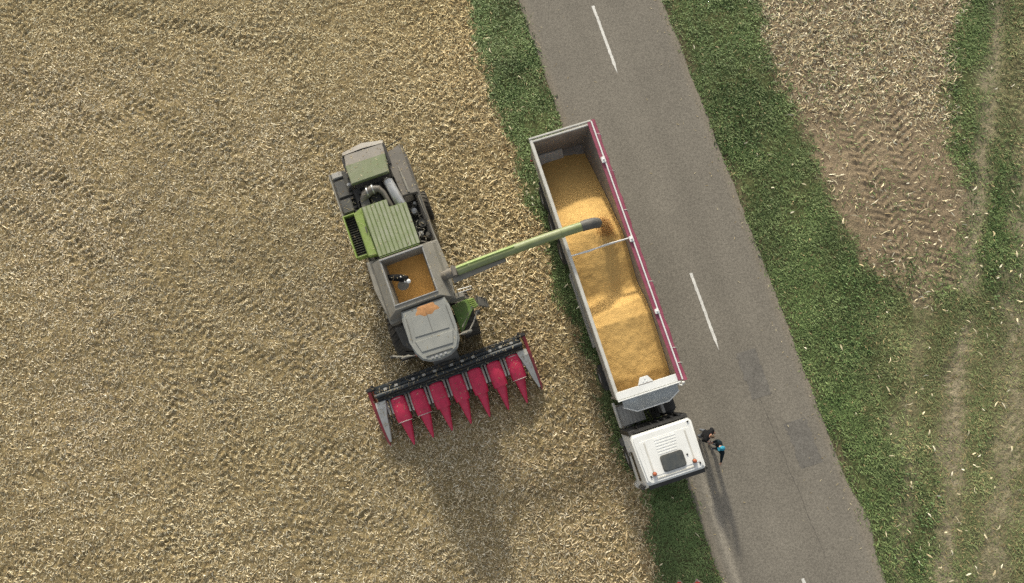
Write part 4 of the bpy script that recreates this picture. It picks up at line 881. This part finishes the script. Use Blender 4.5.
for k in range(8):
    xc = snx[0] + PITCH * (0.5 - k)
    b = B()
    for sg in (-1, 1): b.box(xc + sg * 0.035, xc + sg * 0.115, 5.22, 6.05 if 0 < k < 7 else 5.9, 0.66, 0.72, 0.01)
    dp = b.obj('deck_plate', 'offwhite', hd)
    b = B(); b.box(xc - 0.03, xc + 0.03, 5.25, 6.2, 0.55, 0.6); b.box(xc - 0.16, xc - 0.13, 5.25, 6.3, 0.5, 0.62); b.box(xc + 0.13, xc + 0.16, 5.25, 6.3, 0.5, 0.62); b.obj('picking_rollers', 'darkgrey', hd)
for sg, x0_ in ((1, 3.26), (-1, -3.18)):
    s_ = sg; i_ = x0_ - s_ * 0.02
    def dv(off_in, off_out, y_, zt, zb): return [(x0_ - s_ * off_in, y_, zb), (x0_ + s_ * off_out, y_, zb), (x0_ + s_ * off_out, y_, zt), (x0_ - s_ * off_in, y_, zt)]
    b = B(); b.loft([dv(0.34, 0.10, 5.26, 0.98, 0.7), dv(0.29, 0.11, 5.5, 0.96, 0.6), dv(0.17, 0.13, 5.9, 0.82, 0.45), dv(0.07, 0.14, 6.4, 0.6, 0.3), dv(-0.08, 0.15, 6.95, 0.25, 0.12)]); b.obj('end_divider', 'offwhite', hd)
    b = B(); b.loft([dv(-0.11, 0.24, 4.70, 1.10, 0.3), dv(-0.12, 0.25, 5.5, 0.92, 0.25), dv(-0.145, 0.26, 6.2, 0.62, 0.15), dv(-0.155, 0.24, 6.9, 0.30, 0.08), dv(-0.17, 0.20, 7.1, 0.16, 0.08)]); b.obj('side_plate', 'red', hd)
    b = B(); b.box(x0_ - s_ * 0.1, x0_ + s_ * 0.26, 4.60, 4.76, 0.8, 1.18, 0.03); b.box(x0_ - 0.05, x0_ + 0.05, 4.52, 4.62, 0.9, 1.2, 0.02); b.obj('end_bracket', 'black', hd)

# grain falling from the spout
def to_world(p): return Vector((CB_LOC[0] + p[0] * ca - p[1] * sa, CB_LOC[1] + p[0] * sa + p[1] * ca, p[2]))
tip = to_world(pe + Vector((-0.60, 0.06, -0.06)))
def stream():
    r = np.random.default_rng(3); n = 3000; t = r.random(n) ** 0.9
    fwd = (to_world(pe + Vector((-1.6, 0.02, 0))) - to_world(pe)).normalized()
    z = tip.z - 0.92 * t
    spread = 0.11 + 0.12 * t
    u = r.normal(0, 1, n) * spread * 0.75; v_ = r.normal(0, 1, n) * spread * 0.75
    px = tip.x + fwd.x * 0.42 * np.sqrt(t) + u; py = tip.y + fwd.y * 0.42 * np.sqrt(t) + v_ - 0.22 * t ** 1.5
    oc = np.array([[1, 0, 0], [-1, 0, 0], [0, 1, 0], [0, -1, 0], [0, 0, 1.5], [0, 0, -1.5]], float)
    s = r.uniform(0.010, 0.018, n)
    co = np.stack([px, py, z], -1)[:, None, :] + oc[None] * s[:, None, None]
    F = np.array([[0, 2, 4], [2, 1, 4], [1, 3, 4], [3, 0, 4], [2, 0, 5], [1, 2, 5], [3, 1, 5], [0, 3, 5]])
    f = ((np.arange(n) * 6)[:, None, None] + F[None]).ravel()
    o = raw_mesh('falling_grain', co.reshape(-1, 3), f, np.full(n * 8, 3), 'kernel')
    tag(o, 'stream of maize kernels falling from the auger spout', 'grain', kind='stuff')
stream()

# ------------------------------------------------------------------ people
def person(name, loc, rz, label, arms, jacket, hairm, cap=None, lean=0.0, head_turn=(0, 0), height_=1.76):
    k = height_ / 1.78
    V, Ed, Rd = [], [], []
    def add(p, r, par=None):
        V.append(Vector(p)); Rd.append(r if hasattr(r, '__len__') else (r, r))
        if par is not None: Ed.append((par, len(V) - 1))
        return len(V) - 1
    pel = add((0, 0, 0.95), (0.155, 0.12)); sp = add((0, lean * 0.4, 1.16), (0.18, 0.14), pel); ch = add((0, lean * 0.8, 1.36), (0.215, 0.155), sp)
    nk = add((0, lean, 1.50), (0.06, 0.06), ch); hx, hy = head_turn
    jaw = add((hx * 0.5, lean + 0.03 + hy * 0.5, 1.575), (0.07, 0.08), nk); crn = add((hx, lean + 0.03 + hy, 1.66), (0.082, 0.095), jaw); add((hx, lean + 0.02 + hy, 1.735), (0.06, 0.07), crn)
    for s_ in (-1, 1):
        hp = add((s_ * 0.10, 0, 0.87), (0.10, 0.10), pel); kn = add((s_ * 0.12, 0.03 + 0.03 * s_, 0.49), (0.068, 0.068), hp)
        an = add((s_ * 0.13, 0.03 * s_, 0.11), (0.05, 0.05), kn); add((s_ * 0.15, 0.17 + 0.03 * s_, 0.05), (0.045, 0.04), an)
    hands = []
    for s_, (el, wr) in zip((-1, 1), arms):
        sh = add((s_ * 0.235, lean * 0.9, 1.41), (0.095, 0.095), ch); e_ = add(el, (0.072, 0.072), sh); w_ = add(wr, (0.042, 0.042), e_)
        d = (Vector(wr) - Vector(el)).normalized(); pm = add(Vector(wr) + d * 0.07, (0.036, 0.022), w_); hands.append((Vector(wr), d, s_))
    me = bpy.data.meshes.new(name); me.from_pydata([v * k for v in V], Ed, [])
    ob = bpy.data.objects.new('tmp_figure', me); C.objects.link(ob)
    ob.modifiers.new('skin', 'SKIN'); sub = ob.modifiers.new('sub', 'SUBSURF'); sub.levels = sub.render_levels = 2
    if not me.skin_vertices: me.skin_vertices.new()
    for i, sv in enumerate(me.skin_vertices[0].data): sv.radius = (Rd[i][0] * k, Rd[i][1] * k); sv.use_root = (i == 0)
    dg = bpy.context.evaluated_depsgraph_get(); fm = bpy.data.meshes.new_from_object(ob.evaluated_get(dg)); bpy.data.objects.remove(ob)
    bm = bmesh.new(); bm.from_mesh(fm); bpy.data.meshes.remove(fm)
    # fingers, thumb, nose
    g = B(); g.bm.free(); g.bm = bm
    fingers = []
    for wr, d, s_ in hands:
        side = d.cross(Vector((0, 0, 1))); side = side.normalized() if side.length > 0.2 else Vector((0, 1, 0)); up = side.cross(d).normalized()
        for q in range(4):
            base = wr + d * 0.09 + side * (-0.027 + 0.018 * q); ln = (0.062, 0.074, 0.070, 0.055)[q]
            n0 = len(bm.faces); g.tube([base * k, (base + d * ln * 0.55 - up * 0.008) * k, (base + d * ln - up * 0.026) * k], [0.0095, 0.009, 0.006], 6)
        tb = wr + d * 0.035 + side * 0.03; g.tube([tb * k, (tb + side * 0.03 + d * 0.03) * k, (tb + side * 0.035 + d * 0.06 - up * 0.01) * k], [0.011, 0.010, 0.007], 6)
    hc = Vector((hx, lean + 0.03 + hy, 1.66))
    g.tube([(hc + Vector((0, 0.085, 0.0))) * k, (hc + Vector((0, 0.112, -0.03))) * k, (hc + Vector((0, 0.09, -0.045))) * k], [0.010, 0.015, 0.008], 6)
    for s_ in (-1, 1): g.ball((hc + Vector((s_ * 0.082, -0.005, -0.02))) * k, 0.02, (0.5, 1, 1.5), 8, 6)
    bm.normal_update()
    fm = bpy.data.meshes.new(name); bm.to_mesh(fm); bm.free()
    for m_ in (jacket, 'jeans', 'skin', 'shoe', hairm): fm.materials.append(M[m_])
    for p in fm.polygons:
        c = p.center / k; p.use_smooth = True; mi = 0
        arm = min((c - (wr + d * 0.06)).length for wr, d, s_ in hands)
        if arm < 0.115: mi = 2
        elif c.z > 1.50 and (c - Vector((hx, lean + 0.03 + hy, 1.64))).length < 0.17:
            mi = 2
            if (c.z > 1.685 or c.y < hc.y - 0.02) and c.z > 1.60: mi = 4
        elif c.z < 0.10: mi = 3
        elif c.z < 0.90: mi = 1
        p.material_index = mi
    o = bpy.data.objects.new(name, fm); C.objects.link(o); o.location = loc; o.rotation_euler = (0, 0, rz); tag(o, label, 'person', 'people talking beside the truck')
    if cap:
        b = B(); q = hc + Vector((0, -0.005, 0.02)); rings = []
        for (dz, rr_) in ((0.0, 0.108), (0.04, 0.106), (0.08, 0.085), (0.105, 0.05), (0.112, 0.01)):
            rings.append([((q.x + rr_ * 0.92 * math.cos(2 * math.pi * j / 16)) * k, (q.y + rr_ * 1.08 * math.sin(2 * math.pi * j / 16)) * k, (q.z + dz) * k) for j in range(16)])
        b.loft(rings); b.loft([[((q.x + x_) * k, (q.y + y_) * k, (q.z + z_) * k) for x_, y_, z_ in ((-0.08, 0.07, 0.02), (0.08, 0.07, 0.02), (0.08, 0.07, 0.03), (-0.08, 0.07, 0.03))], [((q.x + x_) * k, (q.y + y_) * k, (q.z + z_) * k) for x_, y_, z_ in ((-0.06, 0.19, 0.0), (0.06, 0.19, 0.0), (0.06, 0.19, 0.01), (-0.06, 0.19, 0.01))]])
        b.obj('cap', cap, o, smooth=True)
    return o
person('person', (7.90, -6.05, 0.02), R(-125), 'person in a black jacket standing bareheaded close to the truck cab',
       [((-0.30, 0.06, 1.16), (-0.26, 0.26, 1.04)), ((0.30, 0.02, 1.14), (0.20, 0.24, 1.10))], 'jacket', 'hair', lean=0.10, head_turn=(0, 0.03))
person('person', (8.46, -6.58, 0.02), R(102), 'person in dark clothes and a turquoise cap with one arm held out',
       [((-0.40, 0.05, 1.18), (-0.64, 0.10, 1.02)), ((0.27, 0.04, 1.13), (0.22, 0.26, 1.06))], 'navy', 'hair', cap='turq', lean=0.06)

# ------------------------------------------------------------------ marker cones on the verge
for k, (cx_, cy_, rz_) in enumerate(((6.84, -12.20, 0.75), (7.60, -12.18, 0.9))):
    root = empty('traffic_cone', (cx_, cy_, float(height(np.array([cx_]), np.array([cy_]))[0]) + 0.02), rz_)
    tag(root, ('red marker cone on the dark verge, nearer the stubble field', 'red marker cone on the dark verge, nearer the road')[k], 'cone', 'cones on the verge')
    b = B(); b.box(-0.19, 0.19, -0.19, 0.19, 0.0, 0.04, 0.012); b.obj('base', 'conewhite', root)
    b = B(); b.tube([(0, 0, 0.04), (0, 0, 0.10), (0, 0, 0.5), (0, 0, 0.53)], [0.15, 0.13, 0.035, 0.02], 18); b.obj('cone_body', 'cone', root, smooth=True)
    b = B(); b.tube([(0, 0, 0.2), (0, 0, 0.32)], [0.111, 0.083], 18, cap=False); b.obj('pale_band', 'conewhite', root, smooth=True)

# ------------------------------------------------------------------ chaff lying on the harvester
def chaff():
    bpy.context.view_layer.update(); dg = bpy.context.evaluated_depsgraph_get()
    mine = {c.name for c in cb.children_recursive}; inv = cb.matrix_world.inverted(); r = random.Random(9)
    co, fl, tn = [], [], []
    skip = ('tyre', 'glass', 'spilt_grain', 'unloading_auger', 'snout_point')
    for k in range(6000):
        if len(fl) > 1000: break
        p = Vector((r.uniform(-3.3, 3.4), r.uniform(4.6, 6.4), 0)) if r.random() < 0.55 else Vector((r.uniform(-1.5, 2.0), r.uniform(-4.7, 4.6), 0))
        w = cb.matrix_world @ p
        hit, loc, nor, _, ob, _ = scene.ray_cast(dg, Vector((w.x, w.y, 8.0)), Vector((0, 0, -1)))
        if not hit or ob.name not in mine or nor.z < 0.6 or ob.name.split('.')[0] in skip: continue
        if ob.name.startswith(('snout', 'ribbed', 'cover', 'cab_roof', 'roof')) and r.random() < 0.8: continue
        a = r.uniform(0, 6.28); l = r.uniform(0.03, 0.11); wd = r.uniform(0.008, 0.02); i = len(co); t = nor.orthogonal().normalized(); b2 = nor.cross(t)
        u = t * math.cos(a) + b2 * math.sin(a); v = nor.cross(u)
        for q, (s1, s2) in enumerate(((-1, -1), (1, -1), (1, 1), (-1, 1))): co.append(inv @ (loc + nor * (0.006 + 0.006 * (q in (1, 2))) + u * l * 0.5 * s1 + v * wd * 0.5 * s2))
        fl.append((i, i + 1, i + 2, i + 3)); c = PAL[r.randrange(0, 4)] * r.uniform(0.7, 1.0); tn += [c] * 4
    o = raw_mesh('chaff', np.array([tuple(c) for c in co]), np.array(fl).ravel(), np.full(len(fl), 4), 'straw', np.array(tn), parent=cb)
    o['kind'] = 'stuff'
chaff()
